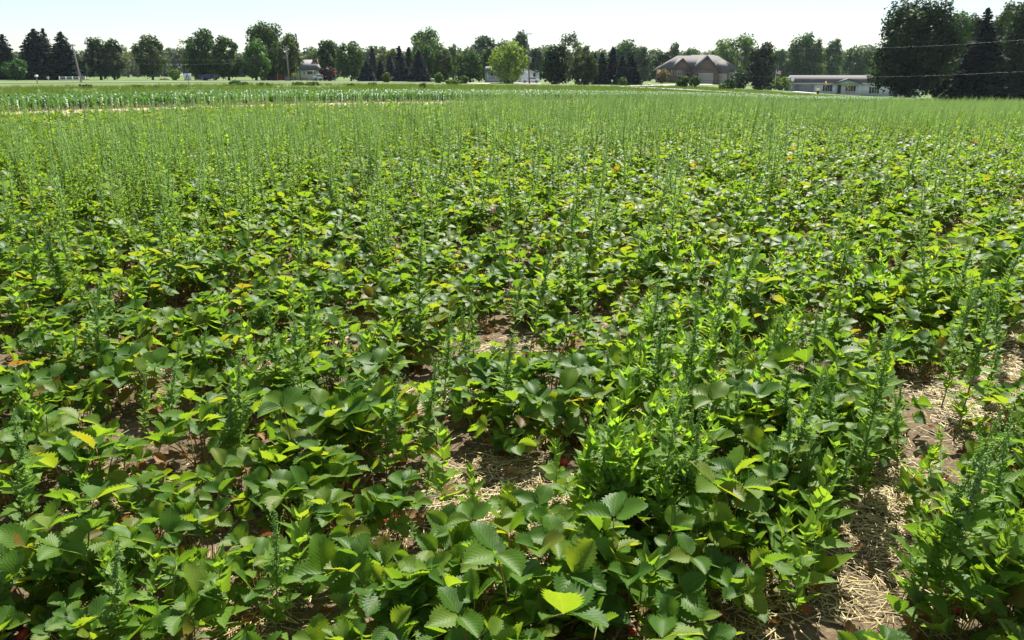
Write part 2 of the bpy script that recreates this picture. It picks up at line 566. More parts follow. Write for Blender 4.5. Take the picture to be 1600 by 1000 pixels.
class LeafKind:
    """a stalk and where its three leaflets sit (leaf-local space, crown at the origin, leaning towards +Y)"""
    def __init__(self, seed, lean, length, size, dead=False):
        r = random.Random(seed)
        self.dead = dead
        a = lean
        pts = [(0, 0, 0)]
        p = Vector((0, 0, 0)); n = 6
        for i in range(n):
            ang = a * (0.75 + 0.5 * i / n) + (0.16 * (i / n) ** 2 if not dead else 0.5 * (i / n))
            p = p + Vector((r.uniform(-.004, .004), math.sin(ang), math.cos(ang))) * (length / n)
            pts.append(tuple(p))
        self.pts = pts
        tilt = r.uniform(-0.45, 0.65) * (0.5 + a)
        roll = r.uniform(-0.55, 0.55)
        d = Vector((0, math.cos(tilt), -math.sin(tilt)))
        nn = Vector((math.sin(roll), math.sin(tilt), math.cos(tilt) * math.cos(roll)))
        tip = frame(p, d, nn)
        self.blades = []
        for k, (az, sc) in enumerate(((0, 1.0), (r.uniform(1.15, 1.45), 0.95), (-r.uniform(1.15, 1.45), 0.95))):
            rise = r.uniform(0.1, 0.95) if not dead else r.uniform(-0.6, 0.1)
            m = tip @ Matrix.Rotation(-az, 4, 'Z') @ Matrix.Translation((0, 0.006, 0)) @ Matrix.Rotation(rise, 4, 'X') @ Matrix.Rotation(r.uniform(-.3, .3), 4, 'Y') @ Matrix.Scale(size * sc * r.uniform(.92, 1.08), 4)
            self.blades.append((m, r.randrange(3 if dead else 6)))
        g = Geo(); g.tube(pts, [0.0022] * 5 + [0.0018, 0.0014], 5, 0)
        self.stalk = g.mesh('leaf', M['petiole'], True)


KINDS = []
for i in range(26):
    lean = [0.12, 0.22, 0.32, 0.45, 0.6, 0.75, 0.9, 1.05][i % 8] + random.uniform(-.06, .06)
    length = random.uniform(0.14, 0.26) * (1.06 - 0.12 * lean)
    KINDS.append(LeafKind(100 + i, lean, length, random.uniform(0.060, 0.090) * (1.05 - 0.12 * lean)))
DEADK = [LeafKind(300 + i, random.uniform(1.1, 1.45), random.uniform(0.10, 0.18), random.uniform(.05, .075), True) for i in range(5)]
UPRIGHT = [k for k in range(26) if k % 8 < 4]; OUTER = [k for k in range(26) if k % 8 >= 3]


def berry_layout(seed, n=None):
    """leaves of one strawberry plant: (kind, matrix, dead)"""
    r = random.Random(seed)
    n = n or r.randint(18, 26)
    out = []
    for i in range(n):
        up = i < n * 0.45
        k = r.choice(UPRIGHT if up else OUTER)
        s = r.choice((r.uniform(.5, .8), r.uniform(0.85, 1.1), r.uniform(.9, 1.12)))
        m = Matrix.Translation((r.uniform(-.07, .07), r.uniform(-.07, .07), 0)) @ Matrix.Rotation(i * 2.4 + r.uniform(-.5, .5), 4, 'Z') @ Matrix.Scale(s, 4)
        out.append((k, m, False))
    for i in range(r.choice((0, 1, 1, 2, 3))):
        out.append((r.randrange(5), Matrix.Rotation(r.uniform(0, 6.28), 4, 'Z') @ Matrix.Translation((0, .02, 0)), True))
    return out


# whole leaf (stalk and three blades) as one connected mesh for the plants farther off
WHOLE = []
for kd in KINDS:
    g = Geo(); g.tube(kd.pts, [0.0026] * 6 + [0.002], 4, 1, cap=False)
    for j, (m, v) in enumerate(kd.blades):
        leaflet_geo(g, 1.0, 9, 1, 0.4, [.1, .22, .05, .16, .28, .12][v], True, v, m, wmax=0.43, blunt=1.0)
    WHOLE.append(g.mesh('leaf', [M['berry_leaf'], M['petiole']], True))
WHOLE_DEAD = []
for kd in DEADK:
    g = Geo(); g.tube(kd.pts, [0.0022] * 7, 4, 1, cap=False)
    for j, (m, v) in enumerate(kd.blades):
        leaflet_geo(g, 1.0, 6, 1, 0.9, .4, True, v, m, wmax=0.33, blunt=1.0)
    WHOLE_DEAD.append(g.mesh('dried_leaf', [M['dead_leaf'], M['petiole']], True))

# fruit
g = Geo()
prof = [(0.0, 0.0), (0.35, 0.1), (0.62, 0.35), (0.72, 0.65), (0.5, 0.92), (0.0, 1.0)]
ns = 8
vv = []
for (rr, zz) in prof:
    for s in range(ns):
        vv.append((rr * math.cos(2 * PI * s / ns), rr * math.sin(2 * PI * s / ns), zz))
ff = [(i * ns + s, i * ns + (s + 1) % ns, (i + 1) * ns + (s + 1) % ns, (i + 1) * ns + s) for i in range(len(prof) - 1) for s in range(ns)]
g.add(np.array(vv) * 0.024, ff)
BERRY = g.mesh('berry', M['berry'], True)


def strawberry_plant(loc, rz, sc, seed, label, group, fine):
    t = thing('strawberry_plant', label, 'strawberry plant', loc, rz, group)
    t.scale = (sc, sc, sc)
    r = random.Random(seed + 5)
    for (k, m, dead) in berry_layout(seed):
        if fine:
            kd = (DEADK if dead else KINDS)[k]
            lf = obj('dried_leaf' if dead else 'leaf', kd.stalk, t, m)
            for (mb, v) in kd.blades:
                obj('leaflet', (DEAD_LEAFLETS if dead else LEAFLETS)[v], lf, mb)
        else:
            obj('dried_leaf' if dead else 'leaf', (WHOLE_DEAD if dead else WHOLE)[k], t, m)
    if fine:
        for i in range(r.choice((0, 0, 1, 1, 2))):
            a = r.uniform(0, 6.28); q = r.uniform(.09, .2)
            obj('berry', BERRY, t, Matrix.Translation((q * math.cos(a), q * math.sin(a), 0.012)) @ Euler((r.uniform(.8, 1.6), 0, a)).to_matrix().to_4x4())
    return t


# ------------------------------------------------------------------ weeds
WLEAF = []
PLEAF = []


def weed_blade(g, L, rows, wmax, seed, M4=None, rnd=0.0, mat=0, lobed=True):
    r = random.Random(seed)
    t = np.linspace(0, 1, rows + 1)
    # short stalk, widest a third of the way up, pointed tip
    w = np.interp(t, [0, .16, .2, .36, .5, .7, .88, 1], [.03, .03, .10, 1.0, .86, .52, .2, .015]) * wmax
    vs = []; lc = []
    bend = r.uniform(-.15, .3); tw = r.uniform(-.25, .25)
    for i in range(rows + 1):
        for u in (-1, 0, 1):
            ww = w[i]
            if lobed and u and i % 2 == 0 and 0 < i < rows: ww *= 0.84
            x = u * ww
            vs.append((x * L, t[i] * L, (0.35 * abs(x) - bend * t[i] ** 2 + tw * x * t[i]) * L)); lc.append((u, t[i], rnd))
    fs = []
    for i in range(rows):
        for j in range(2):
            a = i * 3 + j
            fs.append((a, a + 1, a + 4, a + 3))
    vs = np.array(vs)
    if M4 is not None: vs = xf(vs, M4)
    g.add(vs, fs, mat, lc)


for k in range(4):
    for lst, mt in ((WLEAF, 'weed_leaf'), (PLEAF, 'pale_leaf')):
        g = Geo(); weed_blade(g, 1.0, 11, [0.31, 0.27, 0.36, 0.19][k], 50 + k)
        lst.append(g.mesh('leaf', M[mt], True))

OCT = np.array([(1, 0, 0), (-1, 0, 0), (0, 1, 0), (0, -1, 0), (0, 0, 1), (0, 0, -1)], float)
OCF = [(0, 2, 4), (2, 1, 4), (1, 3, 4), (3, 0, 4), (2, 0, 5), (1, 2, 5), (3, 1, 5), (0, 3, 5)]


class Weed:
    """kind 'spike': tall with a seed head; 'leafy': tufted top; leaves as (mesh index, matrix)"""
    def __init__(self, seed, kind, h, pale=False):
        r = random.Random(seed)
        self.h = h; self.kind = kind; self.pale = pale
        n = 9
        pts = []; x = y = 0
        bx, by = r.uniform(-.05, .05), r.uniform(-.05, .05)
        for i in range(n + 1):
            t = i / n
            pts.append(Vector((bx * math.sin(t * 3) * h + r.uniform(-.004, .004), by * math.sin(t * 2.4) * h, t * h)))
        self.pts = pts
        at = lambda t: pts[min(int(t * n), n - 1)].lerp(pts[min(int(t * n), n - 1) + 1], t * n - min(int(t * n), n - 1))
        rad = (0.0042 if kind == 'spike' else 0.0028) * (h / 0.8) ** 0.5
        g = Geo(); g.tube(pts, [rad * (1 - 0.75 * i / n) for i in range(n + 1)], 5)
        lv = []
        sp0 = 0.58 if kind == 'spike' else 0.96
        branches = []
        nb = int((10 if kind == 'spike' else 7) * h / 0.8 + 2)
        for i in range(nb):
            t0 = r.uniform(0.15, sp0 * 0.95)
            L = (0.09 + 0.13 * r.random()) * h * (1.1 - t0)
            az = i * 2.4 + r.uniform(-.4, .4); el = r.uniform(0.75, 1.1)
            d = Vector((math.cos(az) * math.cos(el), math.sin(az) * math.cos(el), math.sin(el)))
            p0 = at(t0)
            p1 = p0 + d * L * 0.5; p2 = p1 + (d + Vector((0, 0, .5))).normalized() * L * 0.6
            branches.append((p0, p1, p2))
            g.tube([p0, p1, p2], [rad * .45, rad * .35, rad * .2], 4)
        self.stem = g.mesh('stem', M['weed_stem'], True)

        def leaf(p, az, el, L, v):
            d = Vector((math.cos(az) * math.cos(el), math.sin(az) * math.cos(el), math.sin(el)))
            nn = Vector((-math.cos(az) * math.sin(el), -math.sin(az) * math.sin(el), math.cos(el))) + Vector((r.uniform(-.3, .3), r.uniform(-.3, .3), 0))
            lv.append((v, frame(p, d, nn) @ Matrix.Scale(L, 4)))
        nl = int((22 if kind == 'spike' else 20) * (h / 0.7) ** 0.6)
        for i in range(nl):
            t0 = 0.10 + (0.86 if kind == 'leafy' else 0.62) * (i / nl) ** 0.85
            L = (0.115 if kind == 'leafy' else 0.088) * (1.15 - 0.62 * t0) * r.uniform(.75, 1.25)
            leaf(at(min(t0, 1)), i * 2.4 + r.uniform(-.4, .4), r.uniform(.1, 1.0) + (0.3 if kind == 'leafy' and t0 > .6 else 0), L, r.choice((0, 0, 1, 2)) if t0 < .7 else r.choice((1, 3)))
        for (p0, p1, p2) in branches:
            for q in range(4):
                s = q / 3
                p = p0.lerp(p1, s * 2) if s < .5 else p1.lerp(p2, s * 2 - 1)
                leaf(p, r.uniform(0, 6.28), r.uniform(.1, 1.0), 0.056 * r.uniform(.7, 1.3), r.choice((1, 3, 0)))
        if kind == 'leafy':
            for i in range(7):
                leaf(at(.985), i * 2.4, r.uniform(.7, 1.3), 0.055 * r.uniform(.8, 1.2), r.choice((1, 3)))
        self.leaves = lv
        # seed head
        gl = []
        if kind == 'spike':
            for i in range(150):
                t0 = sp0 + (1 - sp0) * r.random() ** 0.9
                p = at(min(t0, .999))
                k = (1 - (t0 - sp0) / (1 - sp0))
                off = 0.004 + 0.010 * r.random() * (0.35 + k)
                az = r.uniform(0, 6.28)
                gl.append((p + Vector((math.cos(az) * off, math.sin(az) * off, r.uniform(-.004, .004))), r.uniform(.0028, .0048) * (0.7 + 0.5 * k)))
            for i in range(15):
                t0 = sp0 - 0.14 + (0.42) * r.random()
                p0 = at(t0); L = h * r.uniform(.05, .19); az = r.uniform(0, 6.28)
                d = Vector((math.cos(az) * .42, math.sin(az) * .42, 1)).normalized()
                for q in range(16):
                    s = q / 15
                    gl.append((p0 + d * L * s + Vector((r.uniform(-.004, .004), r.uniform(-.004, .004), 0)), r.uniform(.0025, .004) * (1.1 - .4 * s)))
        self.gl = gl
        self.head = None
        if gl:
            g = Geo()
            for p, q in gl:
                e = Euler((r.random(), r.random(), r.random())).to_matrix().to_4x4()
                g.add(xf(OCT * q * np.array([1, 1, 1.35]), np.array(e)) + np.array(p), OCF, 0, np.tile((0, 0, r.random()), (6, 1)))
            self.head = g.mesh('seed_head', M['seed'])

    def bake(self, name, keep=1.0, gkeep=0.5, gsize=1.35, lsize=1.0):
        g = Geo()
        r = random.Random(3)
        g.tube([self.pts[i] for i in (0, 3, 6, 9)], [.004, .0034, .0026, .0016], 3, 1, cap=False)
        for v, m in self.leaves:
            if r.random() > keep: continue
            weed_blade(g, 1.0, 4, [0.30, 0.24, 0.34, 0.17][v], v, m @ Matrix.Scale(lsize, 4), r.random(), 0, False)
        for p, q in self.gl:
            if r.random() > gkeep: continue
            g.add(OCT[[0, 1, 2, 3, 4]] * q * gsize * np.array([1, 1, 1.6]) + np.array(p), OCF[:4], 2, np.tile((0, 0, r.random()), (5, 1)))
        return g.mesh(name, [M['pale_leaf' if self.pale else 'weed_leaf'], M['weed_stem'], M['seed']], True)

    def foliage(self):
        if not hasattr(self, '_fol'):
            g = Geo(); r = random.Random(9)
            for v, m in self.leaves:
                weed_blade(g, 1.0, 6, [0.30, 0.24, 0.34, 0.17][v], v, m, r.random(), 0, False)
            self._fol = g.mesh('foliage', M['pale_leaf' if self.pale else 'weed_leaf'], True)
        return self._fol


WEEDS = [Weed(500 + i, 'spike', h) for i, h in enumerate((0.55, 0.65, 0.75, 0.85, 0.95, 1.05))] + \
        [Weed(520 + i, 'leafy', h) for i, h in enumerate((0.16, 0.24, 0.32, 0.42, 0.52))] + \
        [Weed(540 + i, 'leafy', h, True) for i, h in enumerate((0.22, 0.32, 0.42, 0.52))] + \
        [Weed(560 + i, 'spike', h, True) for i, h in enumerate((0.45, 0.6, 0.75))]


def pick_weed(h, kind, pale, r):
    c = [w for w in WEEDS if w.kind == kind and w.pale == pale]
    c.sort(key=lambda w: abs(w.h - h))
    return r.choice(c[:2])


def weed_plant(loc, tip, kind, pale, seed, label, group, fine):
    """tip: vector from the root to the top of the plant"""
    r = random.Random(seed)
    tip = Vector(tip); H = tip.length
    w = pick_weed(H, kind, pale, r)
    t = thing('weed', label, 'weed', loc, 0, group)
    q = tip.to_track_quat('Z', 'Y') @ Euler((0, 0, r.uniform(0, 6.28))).to_quaternion()
    t.rotation_euler = q.to_euler()
    s = H / w.h
    t.scale = (s, s, s)
    obj('stem', w.stem, t)
    if w.head: obj('seed_head', w.head, t)
    if fine:
        for v, m in w.leaves:
            obj('leaf', (PLEAF if pale else WLEAF)[v], t, m)
    else:
        tag(obj('foliage', w.foliage(), t), kind='stuff')
    return t


# ------------------------------------------------------------------ instanced masses
def scatter(name, protos, pts, rots, scls, idx, label, cat=None):
    me = bpy.data.meshes.new(name)
    n = len(pts)
    me.vertices.add(n); me.vertices.foreach_set('co', np.ascontiguousarray(pts, np.float32).ravel())
    for an, ty, key, dat in (('rot', 'FLOAT_VECTOR', 'vector', rots), ('scl', 'FLOAT', 'value', scls), ('idx', 'INT', 'value', idx)):
        a = me.attributes.new(an, ty, 'POINT')
        a.data.foreach_set(key, np.ascontiguousarray(dat, np.int32 if ty == 'INT' else np.float32).ravel())
    o = obj(name, me)
    tag(o, label, cat, None, 'stuff')
    pc = bpy.data.collections.new(name + '_kinds')
    for i, m in enumerate(protos):
        po = bpy.data.objects.new('%s_kind_%02d' % (name, i), m); pc.objects.link(po)
    ng = bpy.data.node_groups.new(name, 'GeometryNodeTree')
    ng.interface.new_socket('Geometry', in_out='INPUT', socket_type='NodeSocketGeometry')
    ng.interface.new_socket('Geometry', in_out='OUTPUT', socket_type='NodeSocketGeometry')
    nd = ng.nodes; L = ng.links.new
    gi = nd.new('NodeGroupInput'); go = nd.new('NodeGroupOutput')
    ip = nd.new('GeometryNodeInstanceOnPoints'); ci = nd.new('GeometryNodeCollectionInfo')
    ci.inputs['Collection'].default_value = pc
    ci.inputs['Separate Children'].default_value = True; ci.inputs['Reset Children'].default_value = True
    ip.inputs['Pick Instance'].default_value = True

    def named(nm, ty):
        a = nd.new('GeometryNodeInputNamedAttribute'); a.data_type = ty; a.inputs['Name'].default_value = nm
        return [s for s in a.outputs if s.enabled][0]
    L(gi.outputs[0], ip.inputs['Points']); L(ci.outputs[0], ip.inputs['Instance'])
    L(named('idx', 'INT'), ip.inputs['Instance Index']); L(named('scl', 'FLOAT'), ip.inputs['Scale'])
    e2r = nd.new('FunctionNodeEulerToRotation'); L(named('rot', 'FLOAT_VECTOR'), e2r.inputs[0]); L(e2r.outputs[0], ip.inputs['Rotation'])
    L(ip.outputs[0], go.inputs[0])
    md = o.modifiers.new('scatter', 'NODES'); md.node_group = ng
    return o


def lattice(seed):
    r = np.random.default_rng(seed); G = r.random((64, 64))
    def f(x, y, s):
        u = np.asarray(x) / s; v = np.asarray(y) / s
        i = np.floor(u).astype(int); j = np.floor(v).astype(int); a = u - i; b = v - j
        a = a * a * (3 - 2 * a); b = b * b * (3 - 2 * b)
        g = lambda p, q: G[p % 64, q % 64]
        return (g(i, j) * (1 - a) + g(i + 1, j) * a) * (1 - b) + (g(i, j + 1) * (1 - a) + g(i + 1, j + 1) * a) * b
    return f


NZ = lattice(3); NZ2 = lattice(8)


def in_view(x, y, pad=1.0):
    return (y > 1.2) & (np.abs(x) < 0.64 * (y + 0.4) + pad)


# -- strawberry plants: matted rows between straw-strewn alleys (alley centres at v = 0.67 + 1.1 k)
HOLES = [(ground_at(px, py), r * (.8 if px < 900 and px != 225 else 1)) for px, py, r in ((990, 800, .3), (950, 820, .2), (1040, 830, .2), (1010, 720, .2), (1050, 650, .2), (1030, 590, .2), (225, 690, .26), (790, 530, .32), (690, 720, .22), (250, 510, .25), (870, 770, .16), (710, 800, .32), (800, 800, .34), (755, 790, .32), (560, 940, .18),
                                                  (1430, 660, .22), (1320, 960, .2), (1390, 860, .14), (470, 960, .12), (700, 480, .2), (1180, 600, .2), (1000, 690, .16), (1240, 530, .25), (430, 470, .22), (150, 390, .3), (770, 385, .3), (1480, 700, .25))]


def alley(v):
    return np.abs((v - 0.67 + 0.55) % 1.1 - 0.55)


plants = []
kk0 = int((-75 - .67) / 1.1)
for k in range(kk0, 36):
    vc = 0.67 + 1.1 * k + 0.55
    if vc > V_END - .3: break
    us = np.arange(-45, 120, 0.25)
    for off in (-0.29, 0.0, 0.29):
        u = us + rng.uniform(-.1, .1, len(us)) + (0.14 if off else 0)
        v = vc + off + rng.uniform(-.09, .09, len(us))
        x = u * U[0] + v * N[0]; y = u * U[1] + v * N[1]
        keep = in_view(x, y, 0.7) & (y < 92) & ((x * N2[0] + y * N2[1]) < V_END - 0.2)
        # beyond 14 m most of what a plant is cannot be told apart, fewer and larger ones stand for the mat
        dens = np.where(y < 10, 0.9, np.where(y < 25, 0.8, np.where(y < 45, 0.5, 0.3)))
        dens = dens * (0.78 + 1.0 * NZ2(x + 30, y + 30, 0.9))
        keep &= rng.random(len(us)) < dens
        for q in np.nonzero(keep)[0]:
            plants.append((x[q], y[q], k, u[q], v[q], off))
clear = []
for p in plants:
    if any((p[0] - hx) ** 2 + (p[1] - hy) ** 2 < r * r for (hx, hy), r in HOLES): continue
    if alley(p[4]) < 0.07 and p[1] < 12: continue
    clear.append(p)
plants = sorted(clear, key=lambda p: p[0] ** 2 + p[1] ** 2)
NEAR_P, FINE_P = 287, 80

ORD = ['first', 'second', 'third', 'fourth', 'fifth', 'sixth', 'seventh', 'eighth', 'ninth', 'tenth', 'eleventh', 'twelfth', 'thirteenth', 'fourteenth', 'fifteenth',
       'sixteenth', 'seventeenth', 'eighteenth', 'nineteenth', 'twentieth']
ROWNAME = {-3: 'fourth row beyond the bare soil path', -2: 'third row beyond the bare soil path', -1: 'row right of the bare soil path', 0: 'row left of the bare soil path', 1: 'row just left of the straw gap'}


def row_name(k):
    if k in ROWNAME: return ROWNAME[k]
    if k > 1: return ORD[min(k - 1, 19)] + ' row left of the straw gap'
    return ORD[min(-k - 1, 19)] + ' row right of the bare path'


SIDE = {-0.29: 'right edge', 0.0: 'middle', 0.29: 'left edge'}
cnt = {}
for i, (x, y, k, u, v, off) in enumerate(plants[:NEAR_P]):
    c = cnt.get((k, off), 0); cnt[(k, off)] = c + 1
    if c < 20:
        lab = '%s strawberry plant along the %s of the %s' % (ORD[c], SIDE[off], row_name(k))
        grp = 'strawberry plants in the near rows'
    else:
        lab = 'strawberry plant far along the %s' % row_name(k)
        grp = 'strawberry plants far along the %s' % row_name(k)
    s = random.uniform(0.85, 1.1) * (0.78 + 0.45 * float(NZ2(x + 30, y + 30, .9)))
    strawberry_plant((x, y, gzf(x, y)), random.uniform(0, 6.28), s, 1000 + i, lab, grp, i < FINE_P)


def bake_berry(seed, fine):
    g = Geo(); r = random.Random(seed)
    for (k, m, dead) in berry_layout(seed, 17):
        kd = (DEADK if dead else KINDS)[k]
        if fine:
            g.tube([xf(np.array([p]), m)[0] for p in (kd.pts[0], kd.pts[3], kd.pts[6])], [.003] * 3, 3, 1, cap=False)
        rd = r.random()
        for (mb, v) in kd.blades:
            leaflet_geo(g, 1.0, 5 if fine else 4, 1, .4, .15, False, v, m @ mb, rd, .43, 2 if dead else 0, 1.0)
    return g.mesh('strawberry', [M['berry_leaf'], M['petiole'], M['dead_leaf']], True)


rest = np.array([p[:2] for p in plants[NEAR_P:]])
nr = len(rest)
scl = rng.uniform(.85, 1.2, nr) * np.where(rest[:, 1] > 25, 1.15, 1.0)
scatter('strawberry_plants', [bake_berry(2000 + i, True) for i in range(8)], np.column_stack([rest, gz(rest[:, 0], rest[:, 1])]),
        np.column_stack([np.zeros(nr), np.zeros(nr), rng.uniform(0, 6.28, nr)]), scl, rng.integers(0, 8, nr), 'strawberry plants filling the rows farther out', 'strawberry plants')

# -- weeds: those one can point at, then the rest by a density field
BIG_PLANTS = [(820, 985, 1.3), (545, 740, 1.2), (1290, 660, 1.35), (900, 900, 1.0), (330, 720, 1.2), (1110, 880, 1.25), (100, 960, 1.2), (640, 990, 1.2), (1550, 960, 1.2), (960, 960, 1.15), (480, 760, 1.15), (160, 800, 1.15), (1240, 690, 1.15)]
HAND = [(205, 1040, 195, 825, 'spike', 0), (430, 1010, 432, 775, 'spike', 0), (345, 1020, 345, 885, 'leafy', 0), (475, 960, 470, 820, 'leafy', 0), (245, 1000, 240, 880, 'leafy', 0), (30, 880, 25, 640, 'spike', 0),
        (8, 1000, 5, 840, 'spike', 0), (300, 960, 296, 880, 'leafy', 0), (690, 800, 690, 690, 'leafy', 0), (737, 800, 735, 735, 'leafy', 0), (665, 780, 672, 700, 'spike', 0), (790, 840, 793, 775, 'leafy', 0),
        (872, 790, 868, 690, 'leafy', 0), (1010, 850, 1078, 570, 'spike', 0), (1040, 860, 1092, 640, 'spike', 0), (935, 850, 960, 680, 'leafy', 1), (955, 860, 985, 690, 'spike', 1), (985, 850, 1010, 700, 'leafy', 1),
        (1060, 840, 1090, 700, 'leafy', 0), (920, 820, 930, 700, 'leafy', 1), (970, 830, 975, 660, 'spike', 1), (1025, 800, 1040, 660, 'leafy', 1), (1005, 810, 1020, 640, 'spike', 1), (945, 800, 960, 730, 'leafy', 1),
        (905, 850, 915, 770, 'leafy', 1), (990, 790, 985, 700, 'leafy', 1), (1050, 790, 1075, 690, 'leafy', 1), (1060, 690, 1090, 450, 'spike', 0), (1030, 680, 1040, 490, 'spike', 0), (1080, 660, 1125, 480, 'spike', 1), (1110, 640, 1130, 470, 'leafy', 0), (990, 660, 1000, 520, 'spike', 0),
        (950, 640, 950, 540, 'spike', 0), (1000, 600, 1030, 430, 'spike', 0), (1060, 600, 1065, 470, 'leafy', 1), (1210, 800, 1290, 575, 'spike', 0), (1330, 790, 1395, 490, 'spike', 0), (1350, 760, 1410, 540, 'leafy', 0),
        (1300, 830, 1345, 690, 'spike', 0), (1270, 920, 1275, 800, 'leafy', 0), (1245, 960, 1255, 830, 'leafy', 0), (1220, 920, 1240, 820, 'leafy', 0), (1265, 870, 1290, 740, 'leafy', 0), (1340, 720, 1370, 600, 'leafy', 0),
        (1490, 690, 1545, 440, 'spike', 0), (1470, 640, 1520, 430, 'spike', 0), (1415, 1000, 1592, 640, 'spike', 0), (1450, 1010, 1560, 690, 'spike', 0), (1530, 960, 1600, 650, 'spike', 0), (1400, 960, 1440, 800, 'leafy', 0),
        (1430, 930, 1450, 830, 'leafy', 0), (1500, 1000, 1560, 800, 'leafy', 0), (1560, 1010, 1610, 780, 'leafy', 0), (1010, 1000, 1020, 900, 'leafy', 0), (1075, 1010, 1070, 955, 'leafy', 0), (1580, 820, 1610, 700, 'leafy', 0),
        (1540, 900, 1565, 740, 'spike', 0), (1445, 790, 1455, 700, 'leafy', 1), (1470, 740, 1478, 680, 'leafy', 1), (430, 640, 415, 470, 'spike', 0), (395, 650, 390, 510, 'leafy', 0), (470, 640, 475, 520, 'leafy', 0), (540, 620, 535, 510, 'leafy', 0),
        (580, 640, 575, 540, 'leafy', 0), (655, 560, 660, 345, 'spike', 0), (180, 560, 175, 430, 'spike', 0), (360, 690, 355, 600, 'leafy', 0), (60, 760, 55, 660, 'leafy', 0), (110, 620, 105, 540, 'leafy', 0), (285, 330 + 130, 240, 230 + 20, 'spike', 0),
        (500, 590, 495, 490, 'leafy', 0), (610, 610, 615, 480, 'leafy', 0), (820, 650, 822, 590, 'leafy', 0)]
_r = random.Random(5)
for i in range(64):      # the bright clump right of the middle, and its thinner tail farther out
    bx, by = (_r.uniform(905, 1090), _r.uniform(735, 870)) if i < 34 else (_r.uniform(960, 1110), _r.uniform(560, 720))
    hh = _r.uniform(80, 170) * (by / 800)
    HAND.append((bx, by, bx + _r.uniform(0, 45), by - hh, 'spike' if _r.random() < .45 else 'leafy', 1 if _r.random() < .75 else 0))
for i in range(16):
    bx, by = _r.uniform(1180, 1420), _r.uniform(660, 860)
    HAND.append((bx, by, bx + _r.uniform(5, 40), by - _r.uniform(70, 170), 'spike' if _r.random() < .5 else 'leafy', 0))
for i in range(14):
    bx, by = _r.uniform(10, 470), _r.uniform(560, 1000)
    HAND.append((bx, by, bx + _r.uniform(-15, 10), by - _r.uniform(60, 130), 'spike' if _r.random() < .4 else 'leafy', 0))
for i in range(40):      # the diagonal band of lighter weeds right of the middle
    t_ = _r.random()
    bx, by = 930 + 400 * t_ + _r.gauss(0, 45), 840 - 330 * t_ + _r.gauss(0, 22)
    hh = _r.uniform(90, 170) * (by / 760)
    HAND.append((bx, by, bx + _r.uniform(0, 40), by - hh, 'spike' if _r.random() < .6 else 'leafy', 1 if _r.random() < .55 else 0))
for i in range(24):
    bx, by = _r.uniform(20, 1560), _r.uniform(520, 760)
    hh = _r.uniform(110, 190) * (by / 700)
    HAND.append((bx, by, bx + _r.uniform(-12, 30), by - hh, 'spike', 0))
hand_xy = []
names_used = {}
for i, (bx, by, tx, ty, kind, pale) in enumerate(HAND):
    x, y = ground_at(bx, by)
    rt = ray(tx, ty); s = y / rt.y
    tipx, tipz = rt.x * s, EYE + rt.z * s
    z0 = gzf(x, y)
    tip = Vector((tipx - x, random.uniform(-.05, .05), tipz - z0))
    if tip.length > 1.25: tip *= 1.25 / tip.length
    if kind == 'leafy' and tip.length > .62: kind = 'spike' if i % 2 else 'leafy'
    hand_xy.append((x, y))
    v = x * N[0] + y * N[1]
    k = int(math.floor((v - .67) / 1.1))
    near_alley = 'straw gap' if abs(v - 1.77) < .3 else ('bare soil path' if abs(v - .67) < .3 else None)
    size = 'tall' if tip.length > .7 else ('knee-high' if tip.length > .4 else 'short')
    look = ('seed-headed ' if kind == 'spike' else 'leafy ') + ('yellow-green ' if pale else 'grey-green ')
    base = '%s %sweed %s' % (size, look.replace('grey-green ', ''), ('beside the ' + near_alley) if near_alley else ('in the ' + row_name(k)))
    c = names_used.get(base, 0); names_used[base] = c + 1
    lab = base if c == 0 else ORD[c] + ' ' + base
    weed_plant((x, y, z0), tip, kind, bool(pale), 3000 + i, lab, 'single weeds in the near rows', True)

BIG_WHERE = ['in the middle of the bottom edge', 'left of the centre, by the bare hollow', 'standing alone between straw gap and bare soil path', 'at the near end of the straw gap', 'right beside the brown bare hollow at left', 'under the yellow-green weed clump',
             'in the bottom left corner', 'left of the one in the middle of the bottom edge', 'in the bottom right corner', 'right of the one in the middle of the bottom edge', 'behind the bottom left weeds', 'below the brown bare hollow at left', 'left of the lone tall one by the bare soil path']
for i, (px, py, sc_) in enumerate(BIG_PLANTS):
    x, y = ground_at(px, py)
    strawberry_plant((x, y, gzf(x, y)), random.uniform(0, 6.28), sc_, 7000 + i, 'lush strawberry plant %s' % BIG_WHERE[i], 'lush single strawberry plants', True)

# density of the rest
def weed_density(x, y):
    n1 = NZ(x, y, 3.2); n2 = NZ2(x, y, 0.8)
    right = np.clip(x / np.maximum(y, 1), -.6, .6)
    start = 9.0 + 8.0 * np.clip(right / .35, -0.3, 1)         # the weedy band begins nearer on the left
    far = np.clip((y - start) / 6.0, 0, 1)
    d = 2.6 + 11.0 * far * np.clip(3.4 * n1 - .9, .08, 1.7)
    d = d * (0.35 + 1.3 * n2) * np.where(y < 5, 0.7, 1)
    left = np.clip((-right - .1) / .3, 0, 1) * np.clip((y - 4.5) / 3, 0, 1)
    d = d + 8.5 * left * (0.3 + 1.2 * n1)
    pg = np.exp(-(((x - GX) / 1.0) ** 2 + ((y - GY) / 0.8) ** 2))
    # a strip of strawberries with few weeds close to the corn on the left
    v2 = x * N2[0] + y * N2[1]
    lft = np.clip((0.02 - right) / .10, 0, 1)
    d = d * (1 - lft * (1 - np.interp(v2, [13, 18, 40], [1, 0.16, 0.03])))
    return d + 26 * pg, pg


